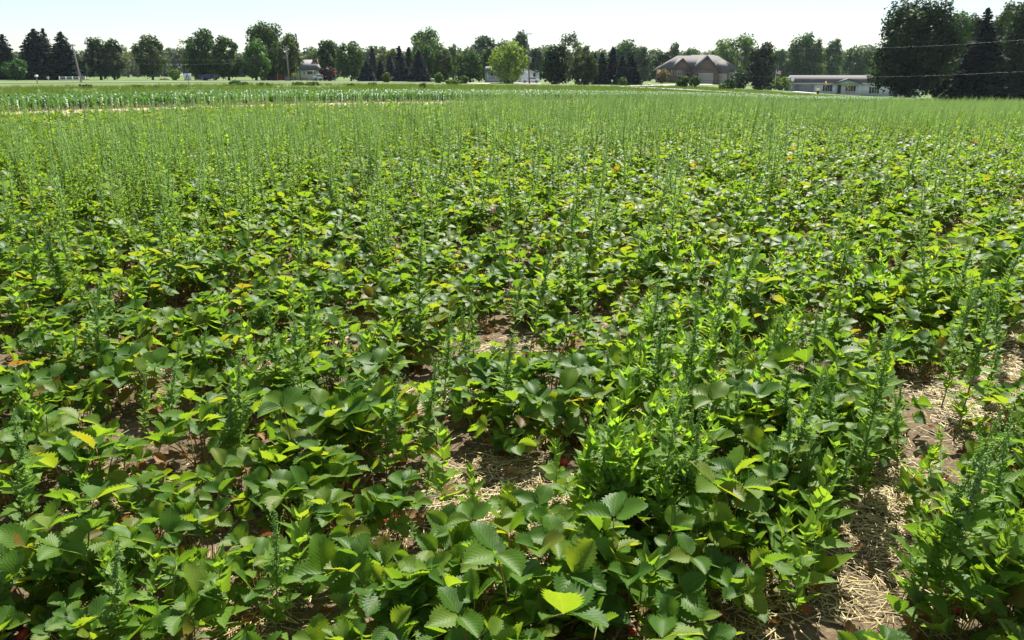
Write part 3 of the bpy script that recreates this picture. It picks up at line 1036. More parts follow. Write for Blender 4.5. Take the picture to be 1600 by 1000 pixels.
GX, GY = ground_at(1270, 470)
cand = []
for (y0, y1, mul) in ((1.6, 6, 1.0), (6, 14, 1.0), (14, 30, 1.0), (30, 55, 0.75), (55, 92, 0.5)):
    A = (y1 - y0) * (2 * 0.66 * y1 + 2)
    n = int(A * 18 * mul)
    x = rng.uniform(-0.66 * y1 - 1, 0.66 * y1 + 1, n); y = rng.uniform(y0, y1, n)
    d, pg = weed_density(x, y)
    v2 = x * N2[0] + y * N2[1]
    keep = in_view(x, y, .6) & (v2 < V_END - .3) & (rng.random(n) < np.minimum(d, 18) / 18)
    keep &= ~((np.hypot(x, y) < 3.4))
    for q in np.nonzero(keep)[0]:
        v = x[q] * N[0] + y[q] * N[1]
        if y[q] < 5 and alley(v) < 0.12 and abs(v - 0.67) < .3: continue
        if any((x[q] - hx) ** 2 + (y[q] - hy) ** 2 < (r * .8) ** 2 for (hx, hy), r in HOLES): continue
        cand.append((x[q], y[q], pg[q]))
cand.sort(key=lambda c: c[0] ** 2 + c[1] ** 2)
NEAR_W = 300 - len(HAND)
rr = random.Random(77)
cntw = {}
rest_w = []
for i, (x, y, pg) in enumerate(cand):
    pale = rr.random() < (0.9 if pg > .3 else 0.05)
    pspike = np.interp(y, [3, 6, 10, 16], [.35, .6, .82, .88])
    kind = 'leafy' if (pg > .25 and rr.random() < .75) or rr.random() > pspike else 'spike'
    h = rr.uniform(.5, .98) + (0.24 * NZ(x, y, 5.0)) if kind == 'spike' else rr.uniform(.2, .5)
    if pg > .3: h = rr.uniform(.2, .5)
    h *= np.interp(y, [3, 8], [.8, 1.0])
    lx = rr.gauss(0, .12) + 0.16 * np.clip((x / max(y, 1)) / .5, -.25, 1.2) + (.05 if y > 20 else 0)
    ly = rr.gauss(0, .12)
    if i < NEAR_W:
        k = int(math.floor((x * N[0] + y * N[1] - .67) / 1.1))
        base = '%s %s weed in the %s' % ('seed-headed' if kind == 'spike' else 'leafy', 'yellow-green' if pale else 'grey-green', row_name(k))
        c = cntw.get(base, 0); cntw[base] = c + 1
        lab = base.replace(' weed', ' weed, %s counted outward,' % ORD[c]) if c < 20 else base.replace(' weed', ' weed far along')
        weed_plant((x, y, gzf(x, y)), (lx * h, ly * h, h), kind, pale, 5000 + i, lab, 'weeds among the near rows', y < 4.6)
    else:
        rest_w.append((x, y, h, lx, ly, kind == 'spike', pale))
far_protos = []
specs = []
for w in WEEDS:
    far_protos.append(w.bake('weed_kind', 0.95, 0.5, 1.3, 0.8)); specs.append((w.kind == 'spike', w.pale, w.h))
pick = []
R = np.array([(a, b, h, lx, ly) for a, b, h, lx, ly, s, p in rest_w])
scs = []
for (a, b, h, lx, ly, s, p) in rest_w:
    c = sorted((abs(sh - h), j) for j, (ss, sp, sh) in enumerate(specs) if ss == s and sp == p)[:2]
    j = rr.choice(c)[1]
    pick.append(j); scs.append(h / specs[j][2] * rr.uniform(.9, 1.1))
eul = []
for (a, b, h, lx, ly, s, p) in rest_w:
    q = Vector((lx, ly, 1)).to_track_quat('Z', 'Y') @ Euler((0, 0, rr.uniform(0, 6.28))).to_quaternion()
    eul.append(tuple(q.to_euler()))
scatter('weeds', far_protos, np.column_stack([R[:, 0], R[:, 1], gz(R[:, 0], R[:, 1])]), np.array(eul), np.array(scs), np.array(pick),
        'seed-headed grey-green weeds filling the field farther out', 'weeds')
print('strawberries', len(plants), 'weeds', len(cand))

# -- straw, dried leaves and seedlings on the soil
def straw_bits(n):
    g = []
    u = rng.uniform(1, 16, n); ks = rng.choice([-3, -2, -1, 0, 0, 0, 1, 1, 1, 2, 3], n)
    v = 0.67 + 1.1 * ks + rng.normal(0, 0.2, n)
    x = u * U[0] + v * N[0]; y = u * U[1] + v * N[1]
    ok = in_view(x, y, .4) & (y < 11) & (rng.random(n) < np.clip((NZ(x + 9, y + 4, .45) - .22) * 2.2, .06, 1))
    x = x[ok]; y = y[ok]; m = len(x)
    L = rng.uniform(.015, .085, m); a = rng.uniform(0, 2 * PI, m); pz = rng.uniform(0.002, .022, m); ti = rng.normal(0, .12, m)
    w = rng.uniform(.0007, .0021, m)
    d = np.stack([np.cos(a) * np.cos(ti), np.sin(a) * np.cos(ti), np.sin(ti)], -1)
    s = np.stack([-np.sin(a), np.cos(a), 0 * a], -1)
    c = np.stack([x, y, gz(x, y) + pz], -1)
    up = np.array([0, 0, 1.0])
    V = []
    for e in (-1, 1):
        for (p, q) in ((-1, 0), (0, 1), (1, 0)):
            V.append(c + d * (L / 2 * e)[:, None] + s * (w * p)[:, None] + up * (w * q * 1.3)[:, None])
    V = np.stack(V, 1).reshape(-1, 3)
    b = np.arange(m)[:, None] * 6
    q = np.concatenate([b + np.array([0, 1, 4, 3]), b + np.array([1, 2, 5, 4])], 1).reshape(-1, 4)
    lc = np.zeros((m, 6, 3)); lc[:, :, 2] = rng.random(m)[:, None]
    me = bpy.data.meshes.new('straw')
    fill(me, V, q.ravel(), np.full(len(q), 4), lc.reshape(-1, 3))
    me.materials.append(M['straw'])
    tag(obj('straw', me), 'scattered pale straw mulch on the soil of the alleys', 'straw', None, 'stuff')


straw_bits(200000)
n = 6500
x = rng.uniform(-7, 7, n); y = rng.uniform(1.5, 11, n)
ok = in_view(x, y, .2); x = x[ok]; y = y[ok]; n = len(x)
scatter('leaf_litter', DEAD_LEAFLETS, np.column_stack([x, y, gz(x, y) + .012]), np.column_stack([rng.normal(0, .35, n), rng.normal(0, .35, n), rng.uniform(0, 6.28, n)]), rng.uniform(.03, .07, n), rng.integers(0, 3, n), 'dried brown strawberry leaves lying on the soil', 'dried leaves')

# clods of soil
n = 9000
x = rng.uniform(-7, 7, n); y = rng.uniform(1.5, 10, n)
ok = in_view(x, y, .2); x = x[ok]; y = y[ok]; n = len(x)
clods = []
for k in range(3):
    g = Geo(); q = np.random.default_rng(k)
    g.add(OCT * q.uniform(.6, 1.2, (6, 1)) * np.array([1, 1, .7]), OCF); clods.append(g.mesh('soil_clod', M['soil'], True))
scatter('soil_clods', clods, np.column_stack([x, y, gz(x, y)]), rng.uniform(0, 6, (n, 3)), rng.uniform(.004, .016, n) , rng.integers(0, 3, n), 'small clods of dry brown soil', 'soil clods')

# ------------------------------------------------------------------ corn
def corn_mesh(seed, h):
    r = random.Random(seed); g = Geo()
    g.tube([(0, 0, 0), (0, 0, h * .35), (0.005, 0, h * .62)], [.012, .010, .005], 5, 0, lc=None)
    az0 = r.uniform(0, 6.28)
    for i in range(8):
        z0 = h * (.10 + .065 * i); az = az0 + PI * i + r.uniform(-.35, .35)
        L = h * r.uniform(.65, .9) * (1 - abs(i - 4.5) * .07); e = 1.15 - r.uniform(0, .15) + .04 * i
        p = Vector((0, 0, z0)); rows = []
        n = 6
        for j in range(n + 1):
            t = j / n
            el = e - 2.1 * t ** 1.5 * r.uniform(.85, 1.1)
            wv = 0.036 * math.sin(PI * min(1, .12 + t * .88)) ** .7 * (1 if t < .95 else .3)
            side = Vector((-math.sin(az), math.cos(az), 0))
            rows.append((p - side * wv + Vector((0, 0, .012 * (1 - t))), p.copy(), p + side * wv + Vector((0, 0, .012 * (1 - t)))))
            p = p + Vector((math.cos(az) * math.cos(el), math.sin(az) * math.cos(el), math.sin(el))) * (L / n)
        V = [tuple(q) for rr_ in rows for q in rr_]
        F = [(j * 3 + s, j * 3 + s + 1, j * 3 + s + 4, j * 3 + s + 3) for j in range(n) for s in (0, 1)]
        rd = r.random()
        g.add(V, F, 0, [(0, 0, rd)] * len(V))
    return g.mesh('corn_plant', M['corn_leaf'], True)


CORN = [corn_mesh(70 + i, h) for i, h in enumerate((.47, .52, .55, .51, .5))]
cp = []
for rr_i, v in enumerate(np.arange(C0 + .3, C1, 0.76)):
    us = np.arange(-40, 150, 0.21); us = us + rng.uniform(-.05, .05, len(us))
    x = us * U2[0] + (v + rng.normal(0, .03, len(us))) * N2[0]; y = us * U2[1] + v * N2[1]
    k = in_view(x, y, 2) & (y > 20) & (x / np.maximum(y, 1) < .47)
    cp += list(zip(x[k], y[k], np.full(k.sum(), rr_i)))
cp.sort(key=lambda p: p[0] ** 2 + p[1] ** 2 + p[2] * 3.0)
for i, (x, y, r_) in enumerate(cp[:300]):
    o = obj('corn_plant', CORN[i % 5])
    o.location = (x, y, gzf(x, y)); o.rotation_euler = (0, 0, rng.uniform(0, 6.28)); s = rng.uniform(.88, 1.12); o.scale = (s, s, s)
    tag(o, 'glossy young corn plant in the %s row of the corn strip' % ORD[int(r_)], 'corn plant', 'corn plants of the %s row' % ORD[int(r_)])
cr = np.array(cp[300:]); n = len(cr)
scatter('corn', CORN, np.column_stack([cr[:, 0], cr[:, 1], gz(cr[:, 0], cr[:, 1])]), np.column_stack([np.zeros(n), np.zeros(n), rng.uniform(0, 6.28, n)]), rng.uniform(.88, 1.12, n), rng.integers(0, 5, n), 'rows of glossy young corn beyond the strawberries', 'corn')

# -- grass between corn and road, and over the lawns, where blades still show
gm = []
for k in range(3):
    g = Geo(); r = random.Random(k)
    for i in range(16):
        a = r.uniform(0, 6.28); b = Vector((r.uniform(-.15, .15), r.uniform(-.15, .15), 0)); L = r.uniform(.15, .4); d = Vector((math.cos(a), math.sin(a), 0))
        s = Vector((-d.y, d.x, 0)) * .012; rd = r.random()
        g.add([tuple(b - s), tuple(b + s), tuple(b + d * L * .4 + Vector((0, 0, L)))], [(0, 1, 2)], 0, [(0, 0, rd)] * 3)
    gm.append(g.mesh('grass_tuft', M['grass_blade']))
n = 26000
v = rng.uniform(C1 + .5, C1 + 55, n) ; u = rng.uniform(-80, 170, n)
x = u * U2[0] + v * N2[0]; y = u * U2[1] + v * N2[1]
rx = np.array([P(px, d)[:2] for px, d in ROAD])
ry = np.interp(x, rx[:, 0], rx[:, 1])
ok = in_view(x, y, 2) & (y > 30) & (np.abs(y - ry) > 5.0) & (NZ(x, y, 6) > .25)
x = x[ok]; y = y[ok]; n = len(x)
scatter('grass', gm, np.column_stack([x, y, gz(x, y) - .06]), np.column_stack([np.zeros(n), np.zeros(n), rng.uniform(0, 6.28, n)]), rng.uniform(.5, 1.5, n), rng.integers(0, 3, n), 'uneven grass growing between corn and road', 'grass')

# ------------------------------------------------------------------ trees
def quads(c, nrm, size, asp=None):
    """leaf clump faces: centres, normals, sizes"""
    n = len(c)
    nrm = nrm / np.linalg.norm(nrm, axis=1, keepdims=True)
    a = np.cross(nrm, rng.normal(0, 1, (n, 3))); a /= np.linalg.norm(a, axis=1, keepdims=True)
    b = np.cross(nrm, a)
    s = size[:, None] * .5
    q = rng.uniform(.65, 1.3, (n, 1))
    bend = nrm * s * rng.uniform(-.35, .35, (n, 1))
    V = np.stack([c - a * s, c - b * s * q + bend, c + a * s, c + b * s * q + bend], 1).reshape(-1, 3)
    return V


def tri_mesh(name, V, lc, mat, smooth=False):
    me = bpy.data.meshes.new(name)
    n = len(V) // 4
    fill(me, V, np.arange(n * 4), np.full(n, 4), lc)
    me.materials.append(mat)
    return me


def crown_faces(w, h, z0, n_l, nf, leaf, shape, seed, dens_in=.35):
    r = np.random.default_rng(seed)
    n_l = max(n_l, 13)
    # lobes over an egg shaped envelope
    C = []; Rr = []
    for i in range(n_l):
        t = (i + .5) / n_l; ph = i * 2.39996 + r.uniform(-.4, .4)
        z = 1 - 2 * t
        q = math.sqrt(max(0, 1 - z * z))
        k = r.uniform(.55, .86) if abs(z) < .75 else r.uniform(.5, .66)
        zz = z * k
        if shape == 'egg': prof = 1.0 - .28 * max(0, zz)
        elif shape == 'cone': prof = 1.12 - .62 * (zz * .5 + .5)
        else: prof = 1.0
        C.append((math.cos(ph) * q * k * prof * w / 2, math.sin(ph) * q * k * prof * w / 2, z0 + h / 2 + zz * h / 2)); Rr.append(r.uniform(.24, .40) * (w / 2 * .55 + h / 2 * .45) * (1 if zz < .6 else .8))
    C = np.array(C); Rr = np.array(Rr)
    pick_ = r.choice(n_l, nf, p=Rr ** 2 / (Rr ** 2).sum())
    d = r.normal(0, 1, (nf, 3)); d /= np.linalg.norm(d, axis=1, keepdims=True)
    rad = np.where(r.random(nf) < dens_in, r.uniform(.15, .8, nf), r.uniform(.78, 1.08, nf))
    bump = 1 + .22 * np.sin(d[:, 0] * 7 + pick_) * np.sin(d[:, 1] * 6 + pick_ * 2) 
    c = C[pick_] + d * (Rr[pick_] * rad * bump)[:, None] * np.array([1, 1, .85])
    keep = np.ones(len(c), bool)
    lo = np.percentile(c, 1.0, axis=0); hi = np.percentile(c, 99.6, axis=0)
    hx = np.percentile(np.hypot(c[:, 0], c[:, 1]), 98.5)
    c = c * np.array([w / 2 / hx, w / 2 / hx, 1.0])
    c[:, 2] = z0 + (c[:, 2] - lo[2]) * (h / (hi[2] - lo[2]))
    nrm = d + r.normal(0, .55, d.shape) + np.array([0, 0, .25])
    V = quads(c, nrm, leaf * r.uniform(.6, 1.4, len(c)))
    lc = np.zeros((len(c), 4, 3)); lobe_tone = r.uniform(0, .35, n_l)
    lc[:, :, 2] = (r.uniform(0, .6, len(c)) + lobe_tone[pick_[keep]])[:, None]
    return V, lc.reshape(-1, 3)


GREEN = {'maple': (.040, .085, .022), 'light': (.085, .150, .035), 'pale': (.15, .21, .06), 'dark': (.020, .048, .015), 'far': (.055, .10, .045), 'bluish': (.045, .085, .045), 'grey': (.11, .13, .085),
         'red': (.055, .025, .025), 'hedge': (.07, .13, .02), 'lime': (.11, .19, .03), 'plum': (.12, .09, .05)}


def broadleaf(name, label, px, d, w_px, top, col, low=.16, shape='round', nl=14, leaf=None, group='trees beyond the field', trunk=True, dens=1.0, cat='tree', base_py=None, dens_in=.35):
    x, y, z = P(px, d)
    H = ztop(top, d) - z
    w = w_px * d / 1356
    t = thing(name, label, cat, (x, y, z - .05), 0, group)
    sd = int(px * 7 + top * 13 + d) % 99991
    leaf = leaf or max(.26, min(.62, d / 430))
    area = w * H * (1 - low)
    nf = int(min(34000, dens * 13 * area / (leaf * leaf)))
    low = low * .7
    V, lc = crown_faces(w, H * (1 - low), H * low, nl, nf, leaf, shape, sd, dens_in)
    c = obj('crown', tri_mesh('crown', V, lc, M['tree_leaf']), t)
    g_ = random.Random(sd)
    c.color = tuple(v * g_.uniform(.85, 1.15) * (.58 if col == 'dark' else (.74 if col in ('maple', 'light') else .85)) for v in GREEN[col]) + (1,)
    if trunk:
        r0 = .028 * H * g_.uniform(.85, 1.15)
        g = Geo(); lx = g_.uniform(-.02, .02) * H
        g.tube([(0, 0, -.1), (lx * .2, 0, H * .08), (lx * .5, 0, H * max(low, .15) * 1.3), (lx, 0, H * .62)], [r0 * 1.35, r0, r0 * .8, r0 * .25], 8)
        part('trunk', g, M['bark'], t, None, True)
        for i in range(4):
            a = i * 1.7 + g_.uniform(0, 1); p0 = Vector((lx * .5, 0, H * (max(low, .15) * 1.1 + .05 * i)))
            g = Geo(); g.tube([p0, p0 + Vector((math.cos(a) * w * .14, math.sin(a) * w * .14, H * .11)), p0 + Vector((math.cos(a) * w * .30, math.sin(a) * w * .30, H * .30))], [r0 * .5, r0 * .38, r0 * .12], 6)
            part('limb', g, M['bark'], t, None, True)
    return t


def conifer(name, label, px, d, w_px, top, col=(.022, .045, .026), group='conifers beyond the field', low=.06, narrow=1.0, ragged=.2):
    x, y, z = P(px, d)
    H = ztop(top, d) - z; w = w_px * d / 1356
    sd = int(px * 11 + top * 3 + d) % 99991
    r = np.random.default_rng(sd)
    t = thing(name, label, 'conifer', (x, y, z - .05), 0, group)
    layers = int(16 + H * 1.3)
    C = []; Nn = []; S = []
    for i in range(layers):
        f = (i + .5) / layers
        zz = H * (low + (1 - low) * f)
        R = w / 2 * 1.12 * ((1 - f) ** (.72 * narrow) * 1.12 + .03) * r.uniform(1 - ragged, 1 + ragged * .6)
        nb = max(6, int(10 + (14 + 2 * w) * (1 - f)))
        for b in range(nb):
            a = r.uniform(0, 2 * PI); Rb = R * r.uniform(.72, 1.1)
            ns_ = max(3, int(Rb / .26))
            s = np.linspace(.12, 1, ns_)
            px_ = np.cos(a) * Rb * s; py_ = np.sin(a) * Rb * s
            pz = zz - .30 * Rb * s ** 1.4 + .10 * Rb * s ** 3 + r.normal(0, .05, ns_)
            C.append(np.stack([px_, py_, pz], -1) + r.normal(0, .06, (ns_, 3)))
            Nn.append(np.stack([np.cos(a) * .3 + r.normal(0, .45, ns_), np.sin(a) * .3 + r.normal(0, .45, ns_), np.ones(ns_)], -1))
            S.append(np.full(ns_, .55 + .05 * Rb) * r.uniform(.7, 1.3, ns_))
    C = np.concatenate(C); Nn = np.concatenate(Nn); S = np.concatenate(S)
    V = quads(C, Nn, S)
    lc = np.zeros((len(C), 4, 3)); lc[:, :, 2] = r.random(len(C))[:, None]
    c = obj('crown', tri_mesh('crown', V, lc.reshape(-1, 3), M['needles']), t)
    c.color = tuple(.6 * v for v in col) + (1,)
    g = Geo(); g.tube([(0, 0, -.1), (0, 0, H * .3), (0, 0, H * .97)], [.02 * H, .014 * H, .02], 7)
    part('trunk', g, M['bark'], t, None, True)
    return t


B = broadleaf
SPR = (.022, .050, .026); BLUE = (.052, .085, .088)
conifer('spruce_tree', 'ragged dark spruce behind a low tree at the far left edge', 13, 230, 40, 54, SPR, ragged=.35)
B('small_tree', 'low spreading green tree in front of the ragged spruce', 25, 205, 40, 93, 'maple', .22, 'round', 9)
conifer('spruce_tree', 'broad dark spruce with two blunt tops above the parked pickup', 63, 225, 60, 46, SPR, narrow=.75)
conifer('spruce_tree', 'thin dark spire rising behind the broad spruce', 77, 240, 30, 45, SPR, ragged=.3)
conifer('spruce_tree', 'narrow dark spruce just left of the T-shaped power pole', 103, 220, 42, 50, SPR, narrow=.85)
B('small_tree', 'dark low tree hugging the T-shaped power pole', 126, 225, 20, 92, 'maple', .2, 'round', 7)
B('round_tree', 'left half of the paired round trees right of the power pole', 157, 230, 44, 60, 'maple', .14, 'round', 15)
B('round_tree', 'right half of the paired round trees right of the power pole', 178, 228, 38, 62, 'maple', .12, 'round', 14)
B('thin_tree', 'thin see-through tree between two dark round trees, left one', 200, 380, 20, 72, 'grey', .3, 'egg', 7, dens=.25)
B('thin_tree', 'thin see-through tree between two dark round trees, right one', 215, 380, 18, 73, 'grey', .3, 'egg', 7, dens=.25)
B('round_tree', 'lone dark tree with ragged right side over the mown lawn', 238, 230, 50, 56, 'maple', .17, 'round', 13, dens=.9)
B('small_tree', 'small bright green bush tree left of the white sign', 272, 220, 15, 109, 'lime', .08, 'round', 6, cat='bush')
B('dead_tree', 'half-dead tree with bare limbs and few leaves by the white sign', 289, 215, 14, 62, 'grey', .55, 'egg', 5, dens=.14)
B('round_tree', 'large dome-shaped dark tree right of the white sign', 321, 215, 66, 47, 'maple', .15, 'round', 18)
B('round_tree', 'dark tree touching the right side of the dome-shaped tree', 357, 213, 46, 58, 'maple', .15, 'round', 14)
B('tall_tree', 'bright-topped tall tree at the left of the big group by the red barn', 400, 212, 46, 62, 'light', .15, 'round', 13)
B('tall_tree', 'tallest tree of the big group above the dark red barn', 420, 222, 66, 37, 'maple', .14, 'egg', 18)
B('tall_tree', 'leafy tree over the grey pole left of the white house', 452, 212, 50, 54, 'maple', .2, 'round', 14)
B('far_tree', 'pale distant trees showing over the white house roof', 497, 330, 60, 78, 'far', .1, 'round', 12)
B('round_tree', 'dark spreading tree right of the white house', 516, 222, 48, 64, 'maple', .14, 'round', 14)
B('round_tree', 'dark tree behind the stop sign with ragged top', 548, 215, 50, 66, 'maple', .14, 'round', 14, dens=.9)
B('plum_tree', 'dark red leaved small tree left of the stop sign', 512, 207, 26, 104, 'red', .12, 'round', 7)
conifer('blue_spruce', 'bluish spruce left of the first clipped round bush', 573, 200, 24, 95, BLUE)
conifer('spruce_tree', 'thin spruce with pale tip behind the leftmost bluish spruce', 583, 260, 16, 74, (.035, .06, .055))
B('far_tree', 'greyish loose tree in the mixed row behind the round bush', 600, 270, 34, 80, 'grey', .1, 'round', 9)
conifer('blue_spruce', 'small bluish spruce right behind the first clipped bush', 610, 212, 18, 88, BLUE)
conifer('spruce_tree', 'small dark spruce between the first two bluish spruces', 595, 215, 18, 95, SPR)
conifer('spruce_tree', 'tall dark narrow spruce at the middle of the mixed row', 625, 235, 22, 72, (.026, .044, .042))
conifer('blue_spruce', 'bluish spruce in front of the tall narrow spruce', 628, 205, 26, 88, BLUE)
B('small_tree', 'yellow-green tree peeking out beside the tall narrow spruce', 614, 250, 22, 77, 'light', .1, 'round', 8)
conifer('spruce_tree', 'dark spruce tip just left of the domed dogwood', 640, 240, 22, 74, SPR)
conifer('blue_spruce', 'largest bluish spruce, in front of the domed tree', 655, 203, 30, 79, BLUE)
B('tall_tree', 'big round tree standing highest behind the mixed row', 668, 300, 54, 45, 'light', .3, 'round', 16)
B('domed_tree', 'domed tree with pale tufted top behind the largest bluish spruce', 664, 222, 46, 72, 'maple', .08, 'round', 16)
B('domed_tree', 'domed tree with pale tufts above the second clipped bush', 692, 215, 36, 77, 'maple', .08, 'round', 14)
B('far_tree', 'dark round treetop behind the second domed tree', 708, 290, 22, 70, 'far', .2, 'round', 8)
B('round_tree', 'broad low dark tree left of the porch house', 734, 205, 46, 79, 'maple', .09, 'egg', 16)
B('far_tree', 'tall hazy tree behind the broad low tree', 757, 300, 42, 57, 'bluish', .2, 'round', 12)
B('domed_tree', 'dark domed tree behind the porch house roof', 762, 240, 30, 76, 'maple', .15, 'round', 10)
B('far_tree', 'hazy tree between the tall hazy one and the pale tree', 783, 300, 34, 64, 'bluish', .2, 'round', 10)
B('far_tree', 'tall hazy tree behind the power pole at the pale tree', 812, 300, 38, 51, 'bluish', .2, 'round', 12)
B('pale_tree', 'pale yellow-green airy tree in front of the porch house', 795, 195, 64, 66, 'pale', .05, 'egg', 18, dens=.95)
B('far_tree', 'hazy green tree right of the power pole', 838, 290, 34, 75, 'far', .1, 'round', 11)
B('dense_tree', 'very dense dark egg-shaped tree right of the white garage', 868, 188, 48, 71, 'dark', .06, 'cone', 20, dens=1.5, dens_in=.5)
B('thin_tree', 'tall airy tree showing sky between its limbs', 890, 310, 46, 52, 'far', .35, 'round', 9, dens=.5)
B('thin_tree', 'smaller airy tree right of the tall airy one', 915, 300, 18, 70, 'far', .3, 'round', 6, dens=.5)
B('dense_tree', 'dense dark round tree right of the egg-shaped tree', 913, 192, 48, 82, 'maple', .06, 'round', 16, dens=1.3, dens_in=.5)
conifer('spruce_tree', 'small spruce tip behind the dense round tree', 929, 260, 14, 82, SPR)
conifer('spruce_tree', 'first dark spruce of the group right of the dense round tree', 940, 205, 26, 83, SPR)
conifer('spruce_tree', 'tallest dark spruce of the group right of the dense round tree', 957, 208, 28, 74, (.020, .042, .034))
conifer('spruce_tree', 'third dark spruce in the group, with a lower tip', 972, 203, 24, 89, SPR)
conifer('spruce_tree', 'last dark spruce of the group, beside the small grey house', 986, 206, 32, 86, SPR)
B('far_tree', 'broad hazy blue-green tree behind the group of spruces', 975, 310, 56, 63, 'bluish', .15, 'round', 15)
B('far_tree', 'right shoulder of the hazy trees above the small grey house', 997, 312, 40, 74, 'bluish', .1, 'round', 11)
B('small_tree', 'yellowish small tree right above the small grey house roof', 1016, 320, 18, 95, 'light', .1, 'round', 7)
B('shrub', 'bright green shrub at the foot of the dark spruces', 973, 195, 15, 121, 'hedge', .02, 'round', 6, trunk=False, cat='shrub')
B('round_tree', 'dark rounded tree behind the left end of the brick house', 1036, 290, 40, 82, 'dark', .05, 'round', 13)
B('far_tree', 'tall hazy tree above the left roof of the brick house', 1053, 360, 22, 68, 'bluish', .2, 'round', 9)
B('far_tree', 'low hazy tree over the ridge of the brick house', 1074, 360, 24, 76, 'far', .2, 'round', 9)
B('shrub', 'reddish clipped small tree by the left gable of the brick house', 1036, 255, 24, 108, 'plum', .15, 'round', 8, cat='shrub')
B('far_tree', 'small hazy tree at the right end of the brick house', 1126, 360, 14, 71, 'bluish', .3, 'round', 6)
B('tall_tree', 'broad light green tree right of the brick house', 1152, 300, 70, 56, 'light', .1, 'round', 18)
B('round_tree', 'dark tree in front of the broad light green tree', 1190, 215, 46, 68, 'dark', .06, 'round', 16, dens=1.2)
B('shrub', 'dark rounded shrub mass beside the right end of the brick house', 1158, 215, 36, 112, 'dark', .03, 'round', 9, trunk=False, cat='shrub')
B('small_tree', 'left small orchard tree in front of the garage doors', 1067, 180, 24, 118, 'maple', .18, 'round', 8)
B('small_tree', 'right small orchard tree in front of the garage doors', 1087, 178, 18, 119, 'maple', .25, 'round', 7)
B('shrub', 'silvery green ball shrub in front of the garage lawn', 1131, 172, 15, 130, 'grey', .0, 'round', 6, trunk=False, cat='shrub')
B('shrub', 'green rounded shrub right behind the silvery one', 1142, 178, 20, 123, 'maple', .0, 'round', 7, trunk=False, cat='shrub')
B('far_tree', 'hazy tree behind the flag', 1214, 330, 30, 78, 'far', .1, 'round', 10)
B('shrub', 'large pale green shrub left of the satellite dish', 1222, 240, 30, 120, 'light', .0, 'round', 9, trunk=False, cat='shrub')
B('shrub', 'dark round shrub at the left of the pale shrub', 1202, 228, 18, 131, 'dark', .0, 'round', 6, trunk=False, cat='shrub')
B('tall_tree', 'tall tree behind the left end of the white ranch house', 1250, 320, 52, 54, 'maple', .12, 'round', 15)
B('tall_tree', 'bright-edged tree behind the ranch house garage', 1272, 318, 30, 62, 'light', .12, 'round', 10)
B('far_tree', 'hazy tree behind the middle of the ranch house', 1299, 330, 34, 62, 'bluish', .12, 'round', 11, dens=.85)
B('far_tree', 'hazy airy tree behind the porch of the ranch house', 1330, 335, 40, 74, 'far', .1, 'round', 11, dens=.8)
B('far_tree', 'hazy tree beside the big maple, over the ranch roof', 1350, 335, 30, 78, 'far', .1, 'round', 9)
B('maple_tree', 'huge dark maple in front of the white ranch house', 1424, 140, 128, 4, 'dark', .15, 'egg', 30, leaf=.36, dens=1.9, dens_in=.5)
B('dark_tree', 'smaller dark tree with its own trunk left of the huge maple trunk', 1404, 145, 64, 62, 'dark', .24, 'round', 14, leaf=.36, dens=1.2)
B('dark_tree', 'yellow-tipped tree between the huge maple and the tall spruce', 1484, 170, 60, 23, 'maple', .08, 'round', 16, dens=1.1)
B('dark_tree', 'low dark tree under the yellow-tipped one', 1474, 150, 60, 92, 'dark', .1, 'round', 12, dens=1.3)
conifer('spruce_tree', 'tall dark spruce in the black grove by the huge maple', 1529, 142, 74, 14, (.018, .042, .022), ragged=.3)
B('dark_tree', 'tree right behind the tall spruce in the grove', 1556, 170, 54, 9, 'maple', .08, 'round', 14, dens=1.1)
B('dark_tree', 'dark tree filling the sky gap left of the tall spruce', 1503, 176, 56, 26, 'maple', .06, 'round', 13, dens=1.1)
B('dark_tree', 'dark tree behind, right of the tall spruce tip', 1578, 182, 60, 12, 'maple', .06, 'round', 13, dens=1.1)
B('dark_tree', 'shaggy dark tree at the far right edge', 1594, 150, 84, 3, 'dark', .08, 'round', 20, leaf=.36, dens=1.3)
B('dark_tree', 'low dark tree filling the gap under the tall spruce', 1562, 155, 80, 84, 'dark', .04, 'round', 12, leaf=.36, dens=1.4)
B('dark_tree', 'low dark tree at the foot of the grove', 1510, 160, 60, 100, 'dark', .04, 'round', 10, leaf=.36, dens=1.4)
B('round_bush', 'clipped round bush left in front of the bluish spruces', 604, 185, 15, 113, 'hedge', .05, 'round', 14, leaf=.22, cat='bush', trunk=False, dens=1.6)
B('round_bush', 'clipped round bush right in front of the domed trees', 685, 185, 16, 113, 'hedge', .05, 'round', 14, leaf=.22, cat='bush', trunk=False, dens=1.6)
B('clipped_hedge', 'clipped dark hedge bush left of the porch house', 725, 180, 15, 118, 'hedge', .0, 'round', 9, leaf=.22, cat='bush', trunk=False, dens=1.5)
B('low_shrub', 'low spreading green shrub beside the road below the hedge bush', 709, 150, 30, 123.5, 'light', .0, 'round', 8, leaf=.25, cat='shrub', trunk=False)
B('low_shrub', 'light shrub below the clump behind the red barn lawn', 411, 206, 10, 109, 'light', .0, 'round', 5, cat='shrub', trunk=False)
